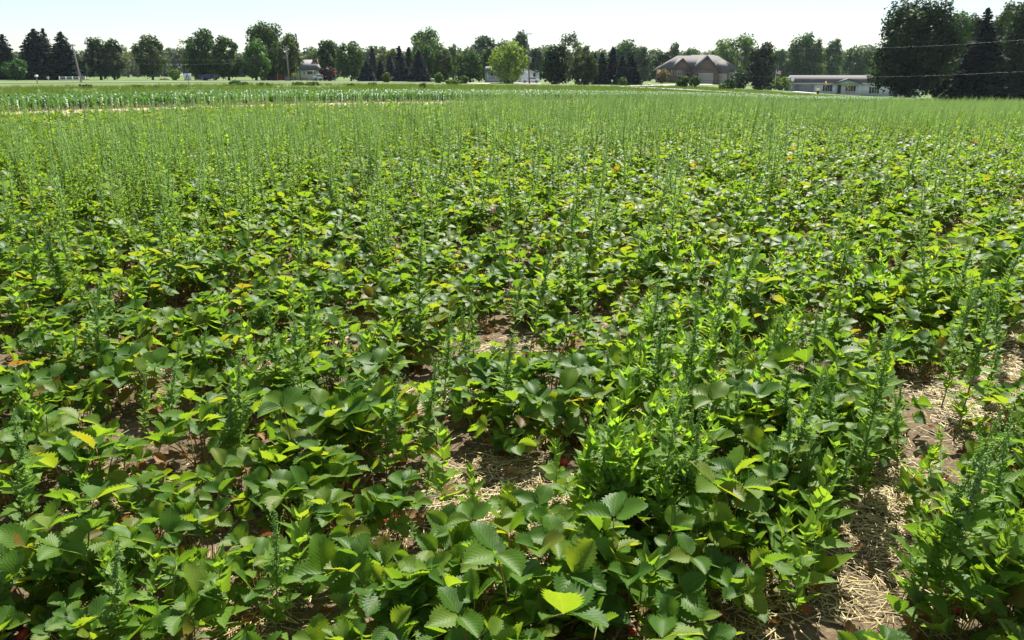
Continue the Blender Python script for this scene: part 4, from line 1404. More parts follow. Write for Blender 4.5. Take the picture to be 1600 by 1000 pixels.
for (px, w, top, d, lb) in ((366, 20, 125, 112, 'grey-green tall weed clump in the rough grass, left one'), (380, 16, 127, 110, 'grey-green weed clump touching the tall clump'), (412, 26, 128, 105, 'bright green weed clump in the rough grass before the barn'),
                            (465, 22, 127, 118, 'low green weed clump below the white house'), (487, 22, 126.5, 118, 'low green weed clump right of the one below the white house'), (548, 12, 129, 105, 'small dark weed clump before the stop sign'),
                            (132, 20, 131, 92, 'dark weed clump at the edge of the corn, left one'), (210, 22, 132.5, 92, 'dark weed clump at the edge of the corn, middle one'), (240, 18, 133, 92, 'dark weed clump at the edge of the corn, right one'),
                            (282, 14, 132, 92, 'dark weed clump at the foot of the white sign'), (582, 14, 128, 112, 'green weed clump below the leftmost bluish spruce'), (660, 12, 129, 105, 'small weed clump in rough grass below the largest bluish spruce')):
    B('weed_clump', lb, px, d, w, top, 'maple' if 'dark' in lb else ('bluish' if 'grey' in lb else 'light'), .0, 'round', 6, leaf=.16, cat='weed clump', trunk=False, group='weed clumps beyond the corn')
# the far wood behind everything reads as one mass
allV = []; allL = []
for i in range(170):
    px = -260 + i * 12.5 + random.uniform(-6, 6)
    d = random.uniform(420, 520)
    tp = -9 + np.interp(px, [-200, 0, 130, 200, 270, 330, 480, 600, 700, 850, 1000, 1200, 1400, 1900], [84, 85, 88, 88, 84, 92, 88, 86, 84, 84, 92, 84, 84, 70]) + random.uniform(-5, 7)
    x, y, z = P(px, d); H = ztop(tp, d) - z
    V, lc = crown_faces(random.uniform(11, 17), H, 0, 9, 1300, 1.15, 'round', i)
    allV.append(V + np.array((x, y, z))); allL.append(lc)
o = obj('woodland', tri_mesh('woodland', np.concatenate(allV), np.concatenate(allL), M['tree_leaf']))
o.color = (.055, .09, .04, 1)
tag(o, 'far hazy wood along the horizon behind the trees and houses', 'woodland', None, 'stuff')

# ------------------------------------------------------------------ buildings
class House:
    """local frame on the ground: x to the right, y away, z up; lay() turns picture offsets into metres at the house's distance"""
    def __init__(self, name, label, px, d, rz=0.0, cat='house', zoff=0.0):
        self.px = px; self.d = d
        x, y, z = P(px, d); self.z = z + zoff
        self.t = thing(name, label, cat, (x, y, self.z), rz)
        self.c = math.cos(rz)

    def X(self, px): return (px - self.px) * self.d / 1356 / self.c
    def Z(self, py): return ztop(py, self.d) - self.z

    def box(self, name, px0, px1, y0, y1, py0, py1, mat, parent=None):
        g = Geo(); z0 = self.Z(py0) if py0 is not None else -.4
        g.box((self.X(px0), y0, z0), (self.X(px1), y1, self.Z(py1)), 0)
        return part(name, g, mat, parent or self.t)

    def gable(self, name, pxl, pxp, pxr, pye, pyp, y0, y1, mat, parent=None):
        """ridge running away from the viewer"""
        g = Geo(); xl, xp, xr = self.X(pxl), self.X(pxp), self.X(pxr); ze, zp = self.Z(pye), self.Z(pyp)
        g.prism([(xl, ze), (xr, ze), (xp, zp)], y0, y1)
        return part(name, g, mat, parent or self.t)

    def slabs(self, name, pxl, pxp, pxr, pye, pyp, y0, y1, mat, th=.22, parent=None):
        """the two slopes of a front gable as slabs"""
        g = Geo(); xl, xp, xr = self.X(pxl), self.X(pxp), self.X(pxr); ze, zp = self.Z(pye), self.Z(pyp)
        g.prism([(xl, ze), (xp, zp), (xr, ze), (xr + .15, ze + .05), (xp, zp + th), (xl - .15, ze + .05)], y0, y1)
        return part(name, g, mat, parent or self.t)

    def ridge(self, name, px0, px1, pye, pyr, y0, y1, hip0, hip1, mat, parent=None):
        """roof with its ridge across the view; hip0/hip1 = how far the ridge stops short of the ends (px)"""
        g = Geo(); ze, zr = self.Z(pye), self.Z(pyr); ym = (y0 + y1) / 2
        x0, x1 = self.X(px0), self.X(px1); a, b = self.X(px0 + hip0), self.X(px1 - hip1)
        v = [(x0, y0, ze), (x1, y0, ze), (x1, y1, ze), (x0, y1, ze), (a, ym, zr), (b, ym, zr)]
        g.add(v, [(0, 1, 5, 4), (2, 3, 4, 5), (3, 0, 4), (1, 2, 5), (3, 2, 1, 0)])
        return part(name, g, mat, parent or self.t)

    def window(self, px0, px1, py0, py1, y, frame='white_paint', parent=None, shutters=False, name='window', bars=1):
        f = .09
        x0, x1, z0, z1 = self.X(px0), self.X(px1), self.Z(py0), self.Z(py1)
        g = Geo()
        g.box((x0, y - .06, z0), (x1, y, z0 + f)); g.box((x0, y - .06, z1 - f), (x1, y, z1))
        g.box((x0, y - .06, z0 + f), (x0 + f, y, z1 - f)); g.box((x1 - f, y - .06, z0 + f), (x1, y, z1 - f))
        for i in range(bars):
            xm = x0 + (x1 - x0) * (i + 1) / (bars + 1)
            g.box((xm - .03, y - .05, z0 + f), (xm + .03, y, z1 - f))
        w = part(name, g, M[frame], parent or self.t)
        g = Geo(); g.box((x0 + f, y - .03, z0 + f), (x1 - f, y - .003, z1 - f)); part('pane', g, M['glass'], w)
        if shutters:
            for (a, b) in ((x0 - .55, x0 - .05), (x1 + .05, x1 + .55)):
                g = Geo(); g.box((a, y - .05, z0), (b, y - .002, z1)); part('shutter', g, M['shutter'], self.t)
        return w

    def door(self, px0, px1, py1, y, mat, panels=4, name='garage_door'):
        x0, x1, z1 = self.X(px0), self.X(px1), self.Z(py1)
        g = Geo(); g.box((x0, y - .04, 0.02), (x1, y - .002, z1))
        dr = part(name, g, M[mat], self.t)
        h = z1 / panels
        for i in range(panels if panels > 1 else 0):
            g = Geo(); g.box((x0 + .06, y - .07, .05 + i * h), (x1 - .06, y - .043, (i + 1) * h - .03)); part('panel', g, M[mat], dr)
        return dr


# brick house with steep hipped roofs
h = House('brick_house', 'large brick house with steep grey hipped roof and two garage doors', 1093, 275)
h.box('wall', 1035, 1136, 0, 12, None, 108.6, M['brick'])
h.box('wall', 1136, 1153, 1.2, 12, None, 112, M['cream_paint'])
h.ridge('roof', 1030.5, 1156, 108.4, 86.4, -.7, 13, 32, 30, M['roof_grey'])
h.ridge('roof', 1078, 1130, 92, 85.2, 4.5, 9.5, 8, 8, M['roof_grey'])
h.box('gable_wall', 1048, 1068, -2.4, 0, None, 108.6, M['brick'])
h.gable('gable', 1048, 1063.5, 1078, 108.5, 93, -2.38, 5, M['brick'])
h.slabs('gable_roof', 1046.5, 1063.5, 1079.5, 109.4, 92, -2.75, 5.5, M['roof_grey'])
h.box('gable_wall', 1082, 1117, -4.2, 0, None, 109.6, M['brick'])
h.gable('gable', 1082, 1099, 1117, 109.5, 89.3, -4.18, 4.5, M['brick'])
h.slabs('gable_roof', 1079.8, 1099, 1119, 111.2, 88, -4.6, 5.5, M['roof_grey'])
h.box('gable_wall', 1117.4, 1136, -2.6, 0, None, 111.6, M['brick'])
h.ridge('garage_roof', 1116.5, 1137.5, 111.6, 94, -3.2, 6, 4, 4, M['roof_grey'])
h.door(1087, 1110, 114.3, -4.2, 'door_tan')
h.door(1119.5, 1133, 115, -2.6, 'door_tan')
h.window(1056, 1062.5, 118, 110.5, -2.4, bars=1)
h.window(1072, 1078, 119, 110.5, 0.0, bars=0)
h.window(1142.5, 1146, 120, 115.5, 1.2, bars=0)
for px in (1069, 1080): h.box('porch_post', px - .5, px + .5, -2.2, -1.7, None, 109.2, M['brick'])
for px in (1084.5, 1113): h.box('wall_lamp', px - .7, px + .7, -4.4, -4.2, 117, 115, M['sign_black'])

# white ranch house with porch gable
h = House('ranch_house', 'long white ranch house with grey roof and gabled porch', 1334, 238, -0.22, zoff=.1)
h.box('wall', 1238, 1431, 0, 9, None, 130.2, M['white_paint'])
h.ridge('roof', 1234.5, 1434, 130.0, 117.6, -.8, 9.8, 9, 9, M['roof_grey'])
h.box('fascia', 1234.5, 1434, -.9, -.803, 130.9, 129.9, M['white_paint'])
h.box('porch_floor', 1305, 1345, -2.6, -.02, None, 146.6, M['concrete'])
h.gable('porch_gable', 1306, 1326, 1344, 131, 124.6, -2.6, 3.5, M['green_paint'])
h.slabs('porch_roof', 1303.5, 1326, 1346.5, 131.8, 123.8, -3.0, 4, M['roof_grey'])
for px in (1306.5, 1342.5): h.box('porch_post', px - .8, px + .8, -2.5, -2.2, None, 131, M['white_paint'])
for i in range(8): h.box('baluster', 1319 + i * 2.6, 1319.5 + i * 2.6, -2.45, -2.38, 146.6, 143.4, M['white_paint'])
h.box('handrail', 1318, 1341, -2.5, -2.33, 143.4, 142.6, M['white_paint'])
h.door(1249.5, 1278.5, 132.6, 0, 'door_grey', 5)
h.door(1313, 1318, 133, 0, 'shutter', 1, 'front_door')
h.window(1294.5, 1302, 143, 133, 0, shutters=True)
h.window(1328, 1336, 145, 134.5, 0, shutters=True)
h.window(1362, 1370, 146, 136, 0, shutters=True)
h.window(1391, 1401, 147, 137, 0, shutters=True)
for px in (1247, 1281): h.box('wall_lamp', px - .6, px + .6, -.16, -.003, 132.6, 131.2, M['sign_black'])

# white cape house
h = House('cape_house', 'small white house with steep grey roof and dark red chimney', 482, 226)
h.box('wall', 462, 496, 0, 8, None, 109.6, M['white_paint'])
g = Geo()
v = [(h.X(460), -.5, h.Z(110.2)), (h.X(498), -.5, h.Z(110.2)), (h.X(498), 8.5, h.Z(110.2)), (h.X(460), 8.5, h.Z(110.2)), (h.X(465), 4, h.Z(93)), (h.X(487), 4, h.Z(93))]
g.add(v, [(0, 1, 5, 4), (2, 3, 4, 5), (3, 0, 4), (1, 2, 5), (3, 2, 1, 0)])
part('roof', g, M['roof_light'], h.t)
h.box('chimney', 485, 492, 3.2, 4.6, 104, 92.2, M['red_brick'])
h.window(480, 489, 116.5, 111, 0, bars=2)
h.window(491, 493.2, 116.5, 111, 0, bars=0)
h.window(474, 476.5, 117, 111.5, 0, bars=0)
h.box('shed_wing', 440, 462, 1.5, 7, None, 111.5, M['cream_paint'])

h = House('red_barn', 'dark red barn with white lamp almost hidden under the big trees', 426, 224, cat='barn')
h.box('wall', 416, 437, 0, 8, None, 108, M['barn_red'])
h.gable('roof', 415, 426.5, 438, 108, 101, -.3, 8.3, M['roof_brown'])
for px in (420, 426.5): h.box('barn_door', px, px + 5, -.08, -.003, None, 111, M['red_brick'])
h.box('corner_board', 432.7, 433.6, -.1, -.004, None, 109, M['white_paint'])

# house with the porch behind the pale tree, and its white garage
h = House('porch_house', 'white house with green porch gable behind the pale tree', 780, 226)
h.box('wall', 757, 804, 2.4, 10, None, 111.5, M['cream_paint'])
h.ridge('roof', 755, 806, 111.5, 103.4, 1.8, 10.6, 3, 3, M['roof_light'])
h.gable('porch_gable', 761, 771, 792, 112, 106, -.1, 5, M['green_paint'])
h.slabs('porch_roof', 759.5, 771, 793.5, 112.6, 105.2, -.4, 5, M['roof_light'], .15)
for px in (762, 774.5, 786): h.box('porch_post', px - .6, px + .6, 0, .25, None, 112, M['white_paint'])
for i in range(9): h.box('baluster', 763.5 + i * 2.4, 764 + i * 2.4, .06, .14, 122.4, 119.4, M['white_paint'])
h.box('handrail', 762.6, 785.4, .03, .2, 119.4, 118.8, M['white_paint'])
h.box('porch_floor', 761, 788, -.05, 2.39, None, 122.5, M['concrete'])
h.window(766, 771, 119, 113.2, 2.4, bars=1)
h.door(777, 780.5, 113, 2.4, 'red_brick', 1, 'front_door')
h = House('white_garage', 'white gabled garage with low roof beside the power pole', 822, 222, cat='garage')
h.box('wall', 803, 836, 0, 8, None, 112, M['white_paint'])
h.gable('gable', 803, 817, 837, 112, 106.2, 0.01, 8, M['white_paint'])
h.slabs('roof', 801, 817, 838, 112.6, 105.6, -.4, 8.4, M['roof_light'], .15)
h.box('side_wall', 836.3, 843, 2, 7, None, 113, M['white_paint'])
h.slabs('side_roof', 834.5, 839.6, 844.5, 113.4, 110.4, 1.7, 7, M['roof_light'], .15)
h.box('doorway', 833.2, 836.5, -.06, -.002, None, 114.4, M['shutter'])
h = House('small_house', 'small house with pale grey roof half hidden by spruces', 1009, 330)
h.box('wall', 999, 1017, 0, 8, None, 118.4, M['brick'])
h.ridge('roof', 997, 1018, 118.6, 109.4, -.6, 8.6, 5, 1, M['roof_light'])
h.box('skylight', 1002.5, 1005, .9, 1.6, 115.6, 113.6, M['white_paint'])
h = House('dark_shed', 'dark brown shed in the shade right of the white sign', 312, 235, cat='shed')
h.box('wall', 303, 318, 0, 6, None, 118.5, M['red_brick'])
h.gable('roof', 302, 310.5, 319, 118.5, 115.5, -.3, 6.3, M['roof_brown'])

# driveways
def pad(name, quad, mat, label, dz=.06):
    a, b, c, d_ = [np.array(P(px, dd)[:2]) for px, dd in quad]
    s = np.linspace(0, 1, 24)[:, None, None]; t_ = np.linspace(0, 1, 8)[None, :, None]
    gq = (a * (1 - s) + b * s) * (1 - t_) + (d_ * (1 - s) + c * s) * t_
    return sheet(name, gq, mat, dz, label)


pad('driveway', [(985, d_for(985, 135.4)), (1116, 255), (1112, 270), (985, d_for(985, 135.4) + 16)], M['concrete'], 'pale concrete driveway of the brick house')
pad('driveway', [(800, 200), (846, 200), (843, 220), (805, 220)], M['concrete'], 'pale driveway in front of the white garage')
pad('driveway', [(730, 178), (766, 178), (766, 190), (730, 190)], M['concrete'], 'pale parking pad before the porch house')
pad('driveway', [(1240, 215), (1285, 212), (1280, 232), (1246, 236)], M['concrete'], 'pale driveway in front of the ranch garage')

# ------------------------------------------------------------------ vehicles
def car(name, label, px, d, rz, paint, kind='sedan', cat='car'):
    x, y, z = P(px, d)
    t = thing(name, label, cat, (x, y, z + .06), rz)
    if kind == 'pickup':
        body = [(-2.7, .45), (2.6, .45), (2.7, .62), (2.68, .98), (1.35, 1.12), (.75, 1.75), (-.55, 1.78), (-.75, 1.12), (-2.7, 1.1)]
        cab = [(.72, 1.66), (1.18, 1.16), (-.62, 1.16), (-.48, 1.70)]; ax = (1.75, -1.65)
    else:
        body = [(-2.25, .32), (2.2, .32), (2.28, .55), (2.15, .82), (1.15, .95), (.45, 1.38), (-.85, 1.40), (-1.65, 1.0), (-2.2, .95), (-2.3, .6)]
        cab = [(.42, 1.32), (.95, .98), (-1.45, 1.02), (-.82, 1.34)]; ax = (1.4, -1.4)
    g = Geo(); g.prism(body, -.85, .85); bd = part('body', g, M['car_' + paint], t)
    for s in (-1, 1):
        g = Geo(); g.prism(cab, s * .862 - .008, s * .862 + .008); part('side_window', g, M['glass'], t)
        for a in ax:
            g = Geo(); n = 14
            for k, (rad, w_, mt) in enumerate(((.34, .11, 'rubber'),)):
                pts = [(a + rad * math.cos(2 * PI * i / n), .34 + rad * math.sin(2 * PI * i / n)) for i in range(n)]
                g.prism(pts, s * .80 - w_, s * .80 + w_)
            w = part('wheel', g, M['rubber'], t)
            g = Geo(); pts = [(a + .2 * math.cos(2 * PI * i / n), .34 + .2 * math.sin(2 * PI * i / n)) for i in range(n)]
            g.prism(pts, s * .92 - .012, s * .92 + .012); part('rim', g, M['metal'], w)
    f = body[2][0]
    for s in (-.62, .62):
        g = Geo(); g.box((f - .1, s - .16, .62), (f + .012, s + .16, .76)); part('headlight', g, M['glass'], t)
        b0 = body[-1][0]
        g = Geo(); g.box((b0 - .012, s - .14, .74), (b0 + .1, s + .14, .9)); part('tail_light', g, M['sign_red'], t)
    return t


car('pickup_truck', 'blue and silver pickup parked under the broad spruce', 41, 226, .75, 'blue', 'pickup', 'pickup truck')
car('parked_car', 'dark red car parked right of the pickup under the spruces', 64, 226, PI - 1.0, 'red')
car('parked_car', 'white car beside the small white house', 503, 210, -.5, 'white')
car('parked_car', 'silver blue car half hidden behind the white car', 511, 218, .9, 'silver')
car('parked_car', 'white low car in front of the white garage', 829, 208, PI, 'white')
car('parked_car', 'blue car in deep shade beneath the dome-shaped tree', 326, 208, .1, 'blue')
car('parked_car', 'white car glimpsed under the dark trees right of the maple', 1478, 205, .1, 'white')

# ------------------------------------------------------------------ poles, wires, signs, mailboxes
def pole(label, px, pyb, px_top, pyt, arms=(), can=None, lamp=False):
    d = min(215, d_for(px, pyb)); x, y, z = P(px, d)
    t = thing('power_pole', label, 'power pole', (x, y, z), 0, 'power poles along the road')
    H = ztop(pyt, d) - z; dx = (px_top - px) * d / 1356
    g = Geo(); g.tube([(0, 0, -.3), (dx * .5, 0, H * .5), (dx, 0, H)], [.17, .15, .11], 8); part('post', g, M['pole_wood'], t, None, True)
    at = lambda py: (dx * (ztop(py, d) - z) / H, ztop(py, d) - z)
    for (py, w0, w1) in arms:
        ax, az = at(py); g = Geo(); g.box((ax + w0 * d / 1356, -.2, az - .07), (ax + w1 * d / 1356, -.1, az + .07)); part('crossarm', g, M['pole_wood'], t)
        for q in (w0 * .9, w1 * .9):
            g = Geo(); g.tube([(ax + q * d / 1356, -.15, az + .07), (ax + q * d / 1356, -.15, az + .26)], [.06, .04], 6); part('insulator', g, M['metal'], t)
    if can:
        ax, az = at(can[0]); g = Geo(); g.tube([(ax + can[1] * d / 1356, -.3, az - .45), (ax + can[1] * d / 1356, -.3, az + .45)], [.26, .26], 10); part('transformer', g, M['metal'], t)
    if lamp:
        ax, az = at(pyt + 1); g = Geo(); g.tube([(ax, 0, az), (ax - .3, -.6, az + .35), (ax - .5, -1.1, az + .35)], [.04] * 3, 6); part('lamp_arm', g, M['metal'], t)
        g = Geo(); g.box((ax - .75, -1.5, az + .2), (ax - .3, -1.0, az + .42)); part('lamp_head', g, M['white_paint'], t)
    return d


dp1 = pole('T-shaped power pole leaning left beside the narrow dark spruce', 125.5, 128.6, 119, 71, [(71.6, -4.5, 5.5)])
dp2 = pole('power pole with two crossarms in front of the big trees', 451.5, 126.5, 449.5, 72, [(73, -3.5, 3.5), (76.5, -3.5, 3.5)])
dp3 = pole('tall power pole with can on top left of the white house', 469, 125.5, 467, 54, [], (56, -.3))
dp4 = pole('slim pole with a pale lamp before the barn trees', 407.5, 125.4, 405.5, 78, [], None, True)
dp5 = pole('tall power pole with transformer and top crossarm by the white garage', 827.5, 131.0, 823, 53.5, [(53.8, -.5, 7.5)], (93, 3.2))


def wire(label, pts):
    P3 = [Vector(((px - 800) / 1356 * d, d, ztop(py, d))) for px, py, d in pts]
    out = []
    for i in range(len(P3) - 1):
        p0 = P3[max(i - 1, 0)]; p1 = P3[i]; p2 = P3[i + 1]; p3 = P3[min(i + 2, len(P3) - 1)]
        for k in range(6):
            s = k / 6
            out.append(.5 * ((2 * p1) + (p2 - p0) * s + (2 * p0 - 5 * p1 + 4 * p2 - p3) * s * s + (3 * p1 - p0 - 3 * p2 + p3) * s ** 3))
    out.append(P3[-1])
    g = Geo(); g.tube(out, [.008] * len(out), 6)
    o = obj('power_line', g.mesh('power_line', M['wire'], True))
    tag(o, label, 'power line', 'power lines strung between the poles')


wire('upper wire crossing in front of the huge maple and the grove', [(823, 54, dp5), (1100, 72, 160), (1360, 75, 128), (1600, 62, 112), (1850, 38, 100)])
wire('lower wire crossing in front of the huge maple and the grove', [(825, 90, dp5), (1100, 116, 160), (1360, 120, 128), (1600, 112, 112), (1850, 100, 100)])
wire('upper wire between the T-shaped pole and the two-armed pole', [(120, 73, dp1), (200, 90, 166), (320, 94, 185), (393, 91, 196), (450, 76, dp2)])
wire('lower wire between the T-shaped pole and the two-armed pole', [(122, 88, dp1), (200, 99, 166), (320, 100.5, 185), (393, 96.5, 196), (450, 90, dp2)])
wire('wire from the tall pole dipping across the dark tree by the stop sign', [(467, 88, dp3), (497, 101, 208), (520, 104, 206), (560, 104, 205), (640, 98, 204), (823, 60, dp5)])


def sign(name, label, px, pyb, pyt_post, d=None, cat='sign'):
    d = d or d_for(px, pyb); x, y, z = P(px, d)
    t = thing(name, label, cat, (x, y, z))
    H = ztop(pyt_post, d) - z
    g = Geo(); g.box((-.035, .0, -.2), (.035, .06, H)); part('post', g, M['metal'], t)
    return t, d, z


def poly_plate(name, pts, y0, y1, mat, parent):
    g = Geo(); g.prism(pts, y0, y1); return part(name, g, mat, parent)


t, d, z = sign('field_sign', 'square white sign with blue letter A standing in the rough grass', 293.2, 137.5, 116)
s = d / 1356; zz = lambda py: ztop(py, d) - z
x0, x1, z0, z1 = (287.0 - 293.2) * s, (298.2 - 293.2) * s, zz(125.2), zz(114.8)
pl = poly_plate('sign_panel', [(x0, z0), (x1, z0), (x1, z1), (x0, z1)], -.05, 0, M['sign_white'], t)
cx = (x0 + x1) / 2 - .02; hh = (z1 - z0)
a, b = z0 + .28 * hh, z0 + .9 * hh
w_ = .26 * (x1 - x0)
for k, pts in enumerate(([(cx - w_, a), (cx - w_ + .09, a), (cx + .03, b), (cx - .05, b)], [(cx + w_ - .09, a), (cx + w_, a), (cx + .05, b), (cx + .031, b)], [(cx - .10, a + .12), (cx + .10, a + .12), (cx + .075, a + .2), (cx - .075, a + .2)])):
    poly_plate('letter_stroke', pts, -.058 - .002 * k, -.052, M['sign_blue'], pl)
poly_plate('print_line', [(x0 + .1, z0 + .06), (x1 - .1, z0 + .06), (x1 - .1, z0 + .13), (x0 + .1, z0 + .13)], -.058, -.052, M['sign_blue'], pl)


def ngon(n, r, cx, cz, rot=0):
    return [(cx + r * math.cos(2 * PI * i / n + rot), cz + r * math.sin(2 * PI * i / n + rot)) for i in range(n)]


t, d, z = sign('stop_sign', 'red stop sign with green street name plate above it', 524, 124.8, 105.8, 205)
zz = lambda py: ztop(py, d) - z
st = poly_plate('stop_plate', ngon(8, .42, 0, zz(112), PI / 8), -.04, -.01, M['sign_red'], t)
tx = bpy.data.curves.new('lettering', 'FONT'); tx.body = 'STOP'; tx.size = .26; tx.align_x = 'CENTER'; tx.align_y = 'CENTER'; tx.extrude = .002
tx.materials.append(M['sign_white'])
to = bpy.data.objects.new('lettering_curve', tx)
to = bpy.data.objects.new('lettering', bpy.data.meshes.new_from_object(to)); to.location = (0, -.046, zz(112)); to.rotation_euler = (PI / 2, 0, 0); link(to, st)
poly_plate('street_plate', [(-.42, zz(107.9)), (.42, zz(107.9)), (.42, zz(106.2)), (-.42, zz(106.2))], -.03, -.008, M['sign_green'], t)
t, d, z = sign('road_sign', 'round pale back of a road sign beside the parked pickup', 74, 129, 119, 152)
poly_plate('sign_plate', ngon(8, .26, 0, ztop(121.5, d) - z, PI / 8), -.05, -.01, M['metal'], t)
t, d, z = sign('arrow_sign', 'wide yellow sign with a black double arrow by the two-armed pole', 458.5, 126, 115, 200)
zz = ztop(116.3, d) - z
ar = poly_plate('sign_plate', [(-.42, zz - .27), (.42, zz - .27), (.42, zz + .27), (-.42, zz + .27)], -.04, -.005, M['sign_yellow'], t)
for q in (-1, 1):
    pts = [(q * .34, zz), (q * .16, zz + .16), (q * .16, zz + .05), (q * .03, zz + .05), (q * .03, zz - .05), (q * .16, zz - .05), (q * .16, zz - .16)]
    poly_plate('arrow', pts[::(1 if q < 0 else -1)], -.048, -.042, M['sign_black'], ar)
t, d, z = sign('warning_sign', 'yellow warning sign turned aside before the ranch house garage', 1291.7, 150, 129, 150)
t.rotation_euler = (0, 0, .95)
zz = ztop(131.8, d) - z
poly_plate('sign_plate', ngon(4, .52, 0, zz), -.05, -.01, M['sign_yellow'], t)
t, d, z = sign('warning_sign', 'yellow diamond warning sign with black symbol before the porch', 1328.5, 152, 131, 150)
zz = ztop(135.6, d) - z
dm = poly_plate('sign_plate', [(0, zz - .5), (.34, zz), (0, zz + .5), (-.34, zz)], -.05, -.01, M['sign_yellow'], t)
poly_plate('symbol', [(-.06, zz - .24), (.06, zz - .24), (.1, zz + .1), (0, zz + .26), (-.1, zz + .1)], -.058, -.052, M['sign_black'], dm)
poly_plate('reflector_plate', [(-.09, zz + .52), (.09, zz + .52), (.09, zz + .66), (-.09, zz + .66)], -.05, -.012, M['sign_black'], t)


def mailbox(label, px, pyb, mat):
    d = d_for(px, pyb); x, y, z = P(px, d)
    t = thing('mailbox', label, 'mailbox', (x, y, z), 0, 'mailboxes along the road')
    g = Geo(); g.box((-.05, -.05, -.2), (.05, .05, .95)); part('post', g, M['pole_wood'], t)
    g = Geo(); n = 8
    pts = [(-.14, .95), (.14, .95), (.14, 1.15)] + [(.14 * math.cos(PI * i / n), 1.15 + .14 * math.sin(PI * i / n)) for i in range(1, n)] + [(-.14, 1.15)]
    g.prism(pts, -.28, .28); bx = part('box', g, M[mat], t)
    g = Geo(); g.box((.145, -.05, 1.1), (.16, -.02, 1.36)); part('flag', g, M['sign_red'], t)


mailbox('white mailbox before the dense round tree', 907, 134.6, 'white_paint')
mailbox('white mailbox below the tallest spruce of the group', 957, 136, 'white_paint')
mailbox('dark mailbox where the brick house driveway meets the road', 1003.5, 136.6, 'sign_black')
mailbox('white mailbox post between pickup and dark red car', 56, 130.2, 'white_paint')
mailbox('pale mailbox before the ragged tree by the stop sign', 547, 127, 'white_paint')

# flag on its pole
x, y, z = P(1212.5, 235)
t = thing('flagpole', 'white flagpole with a striped flag left of the ranch house', 'flagpole', (x, y, z))
H = ztop(108, 235) - z
g = Geo(); g.tube([(0, 0, -.2), (0, 0, H)], [.06, .035], 7); part('pole', g, M['white_paint'], t, None, True)
g = Geo(); g.tube([(0, 0, H), (0, 0, H + .15)], [.07, .05], 7); part('finial', g, M['metal'], t)
g = Geo(); nx, nz_ = 13, 13; W_, H_ = 1.75, 1.0
vv = []
for j in range(nz_ + 1):
    for i in range(nx + 1):
        s_ = i / nx
        vv.append((.05 + W_ * s_ * .72, .10 * math.sin(s_ * 7) * s_, H - .05 - H_ * j / nz_ - .55 * s_ - .06 * math.sin(6 * s_)))
for j in range(nz_):
    for i in range(nx):
        a = j * (nx + 1) + i
        g.f.append(np.array((a, a + nx + 1, a + nx + 2, a + 1))); g.m.append(2 if (i < 5 and j < 7) else (0 if j % 2 == 0 else 1))
g.v.append(np.array(vv)); g.lc.append(np.zeros((len(vv), 3))); g.n = len(vv)
obj('flag', g.mesh('flag', [M['flag_red'], M['flag_white'], M['flag_blue']], True), t)

# satellite dish beside the ranch garage
x, y, z = P(1239.5, 226)
t = thing('satellite_dish', 'large pale satellite dish at the left corner of the ranch house', 'satellite dish', (x, y, z), .15)
zc = ztop(124.6, 226) - z
g = Geo(); g.tube([(0, .2, -.2), (0, .2, zc)], [.06, .05], 7); part('post', g, M['metal'], t)
g = Geo(); vv = [(0, .22, zc)]; n = 18
for r_ in (.25, .47):
    vv += [(r_ * math.cos(2 * PI * i / n), .22 - r_ * r_ * .8, zc + r_ * math.sin(2 * PI * i / n)) for i in range(n)]
ff = [(0, 1 + i, 1 + (i + 1) % n) for i in range(n)] + [(1 + i, 1 + n + i, 1 + n + (i + 1) % n, 1 + (i + 1) % n) for i in range(n)]
g.add(vv, ff); part('reflector', g, M['white_paint'], t, None, True)
g = Geo(); g.tube([(0, .1, zc - .45), (0, -.5, zc)], [.02, .02], 5); part('feed_arm', g, M['metal'], t)

# small things on the verges
x, y, z = P(447.5, 205)
t = thing('wooden_bin', 'low weathered wooden bin at the foot of the two-armed pole', 'bin', (x, y, z))
for i in range(4):
    g = Geo(); g.box((-.45 + i * .225, -.3, 0), (-.245 + i * .225, -.26, .8)); part('board', g, M['pole_wood'], t)
g = Geo(); g.box((-.45, -.255, 0), (.45, .35, .76)); part('box', g, M['pole_wood'], t)
x, y, z = P(475, 203)
t = thing('split_rail_fence', 'short brown rail fence before the white house', 'fence', (x, y, z))
for q in (-.6, .6):
    g = Geo(); g.box((q - .06, -.06, -.2), (q + .06, .06, .75)); part('post', g, M['red_brick'], t)
for q in (.3, .6):
    g = Geo(); g.box((-.535, -.03, q - .05), (.535, .03, q + .05)); part('rail', g, M['red_brick'], t)
x, y, z = P(112, 172)
t = thing('rail_fence', 'short white rail fence left of the T-shaped pole', 'fence', (x, y, z))
for q in (-2.6, -1.3, 0, 1.3, .0 + 2.6)[:5]:
    g = Geo(); g.box((q - .06, -.06, -.2), (q + .06, .06, 1.0)); part('post', g, M['white_paint'], t)
for q in (.45, .85):
    g = Geo(); g.box((-2.6, -.1, q - .06), (2.6, -.063, q + .06)); part('rail', g, M['white_paint'], t)
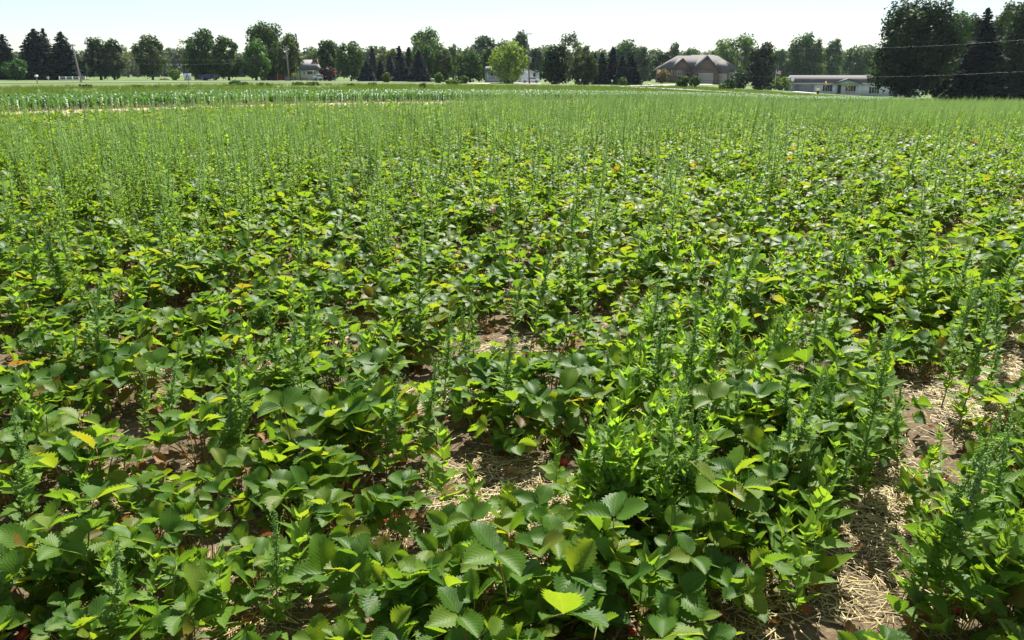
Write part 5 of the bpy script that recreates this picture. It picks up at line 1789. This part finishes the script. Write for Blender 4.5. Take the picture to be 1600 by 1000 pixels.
for (px, d, sz, lb) in ((1015, 210, .5, 'grey boulder beside the brick house driveway'), (1025.5, 212, .4, 'pale boulder on the lawn before the brick house')):
    x, y, z = P(px, d)
    g = Geo(); r_ = random.Random(px); vv = []; n = 9
    for j in range(5):
        th = PI * .5 * j / 4
        for i in range(n): vv.append((sz * math.cos(th) * math.cos(2 * PI * i / n) * r_.uniform(.85, 1.1), sz * math.cos(th) * math.sin(2 * PI * i / n) * r_.uniform(.85, 1.1), sz * .8 * math.sin(th) * r_.uniform(.9, 1.1)))
    ff = [(j * n + i, j * n + (i + 1) % n, (j + 1) * n + (i + 1) % n, (j + 1) * n + i) for j in range(4) for i in range(n)]
    g.add(vv, ff); o = obj('boulder', g.mesh('boulder', M['concrete'], True)); o.location = (x, y, z - .05); tag(o, lb, 'boulder')
x, y, z = P(256, 222)
t = thing('brush_pile', 'low pinkish pile of cut brush on the lawn', 'brush pile', (x, y, z))
for i in range(14):
    a = random.uniform(0, PI); c_ = Vector((random.uniform(-.9, .9), random.uniform(-.4, .4), random.uniform(.1, .5)))
    dv = Vector((math.cos(a), math.sin(a) * .5, random.uniform(-.15, .25))) * .8
    g = Geo(); g.tube([c_ - dv, c_ + dv], [.07, .04], 5); part('branch', g, M['brick'], t)
x, y, z = P(1281, 205)
t = thing('garden_ornament', 'small white topped planter before the ranch garage', 'planter', (x, y, z))
g = Geo(); g.tube([(0, 0, 0), (0, 0, .5), (0, 0, .7)], [.3, .25, .36], 10); part('pot', g, M['red_brick'], t)
g = Geo(); vv, lc_ = crown_faces(.8, .7, .65, 5, 150, .16, 'round', 5); part_o = obj('plant', tri_mesh('plant', vv, lc_, M['tree_leaf']), t); part_o.color = (.5, .5, .52, 1)

# ------------------------------------------------------------------ summer haze
HAZE = 0.00006
t = NT('haze')
pv = t.new('ShaderNodeVolumePrincipled')
pv.inputs['Color'].default_value = (0.72, 0.84, 1.0, 1)
pv.inputs['Density'].default_value = HAZE
pv.inputs['Anisotropy'].default_value = 0.3
t.l(pv.outputs[0], t.out.inputs['Volume'])
g = Geo(); g.box((-860, -80, -16), (860, 960, 26))
o = obj('haze', g.mesh('haze', t.m))
tag(o, 'thin pale summer haze hanging over the fields', None, None, 'stuff')
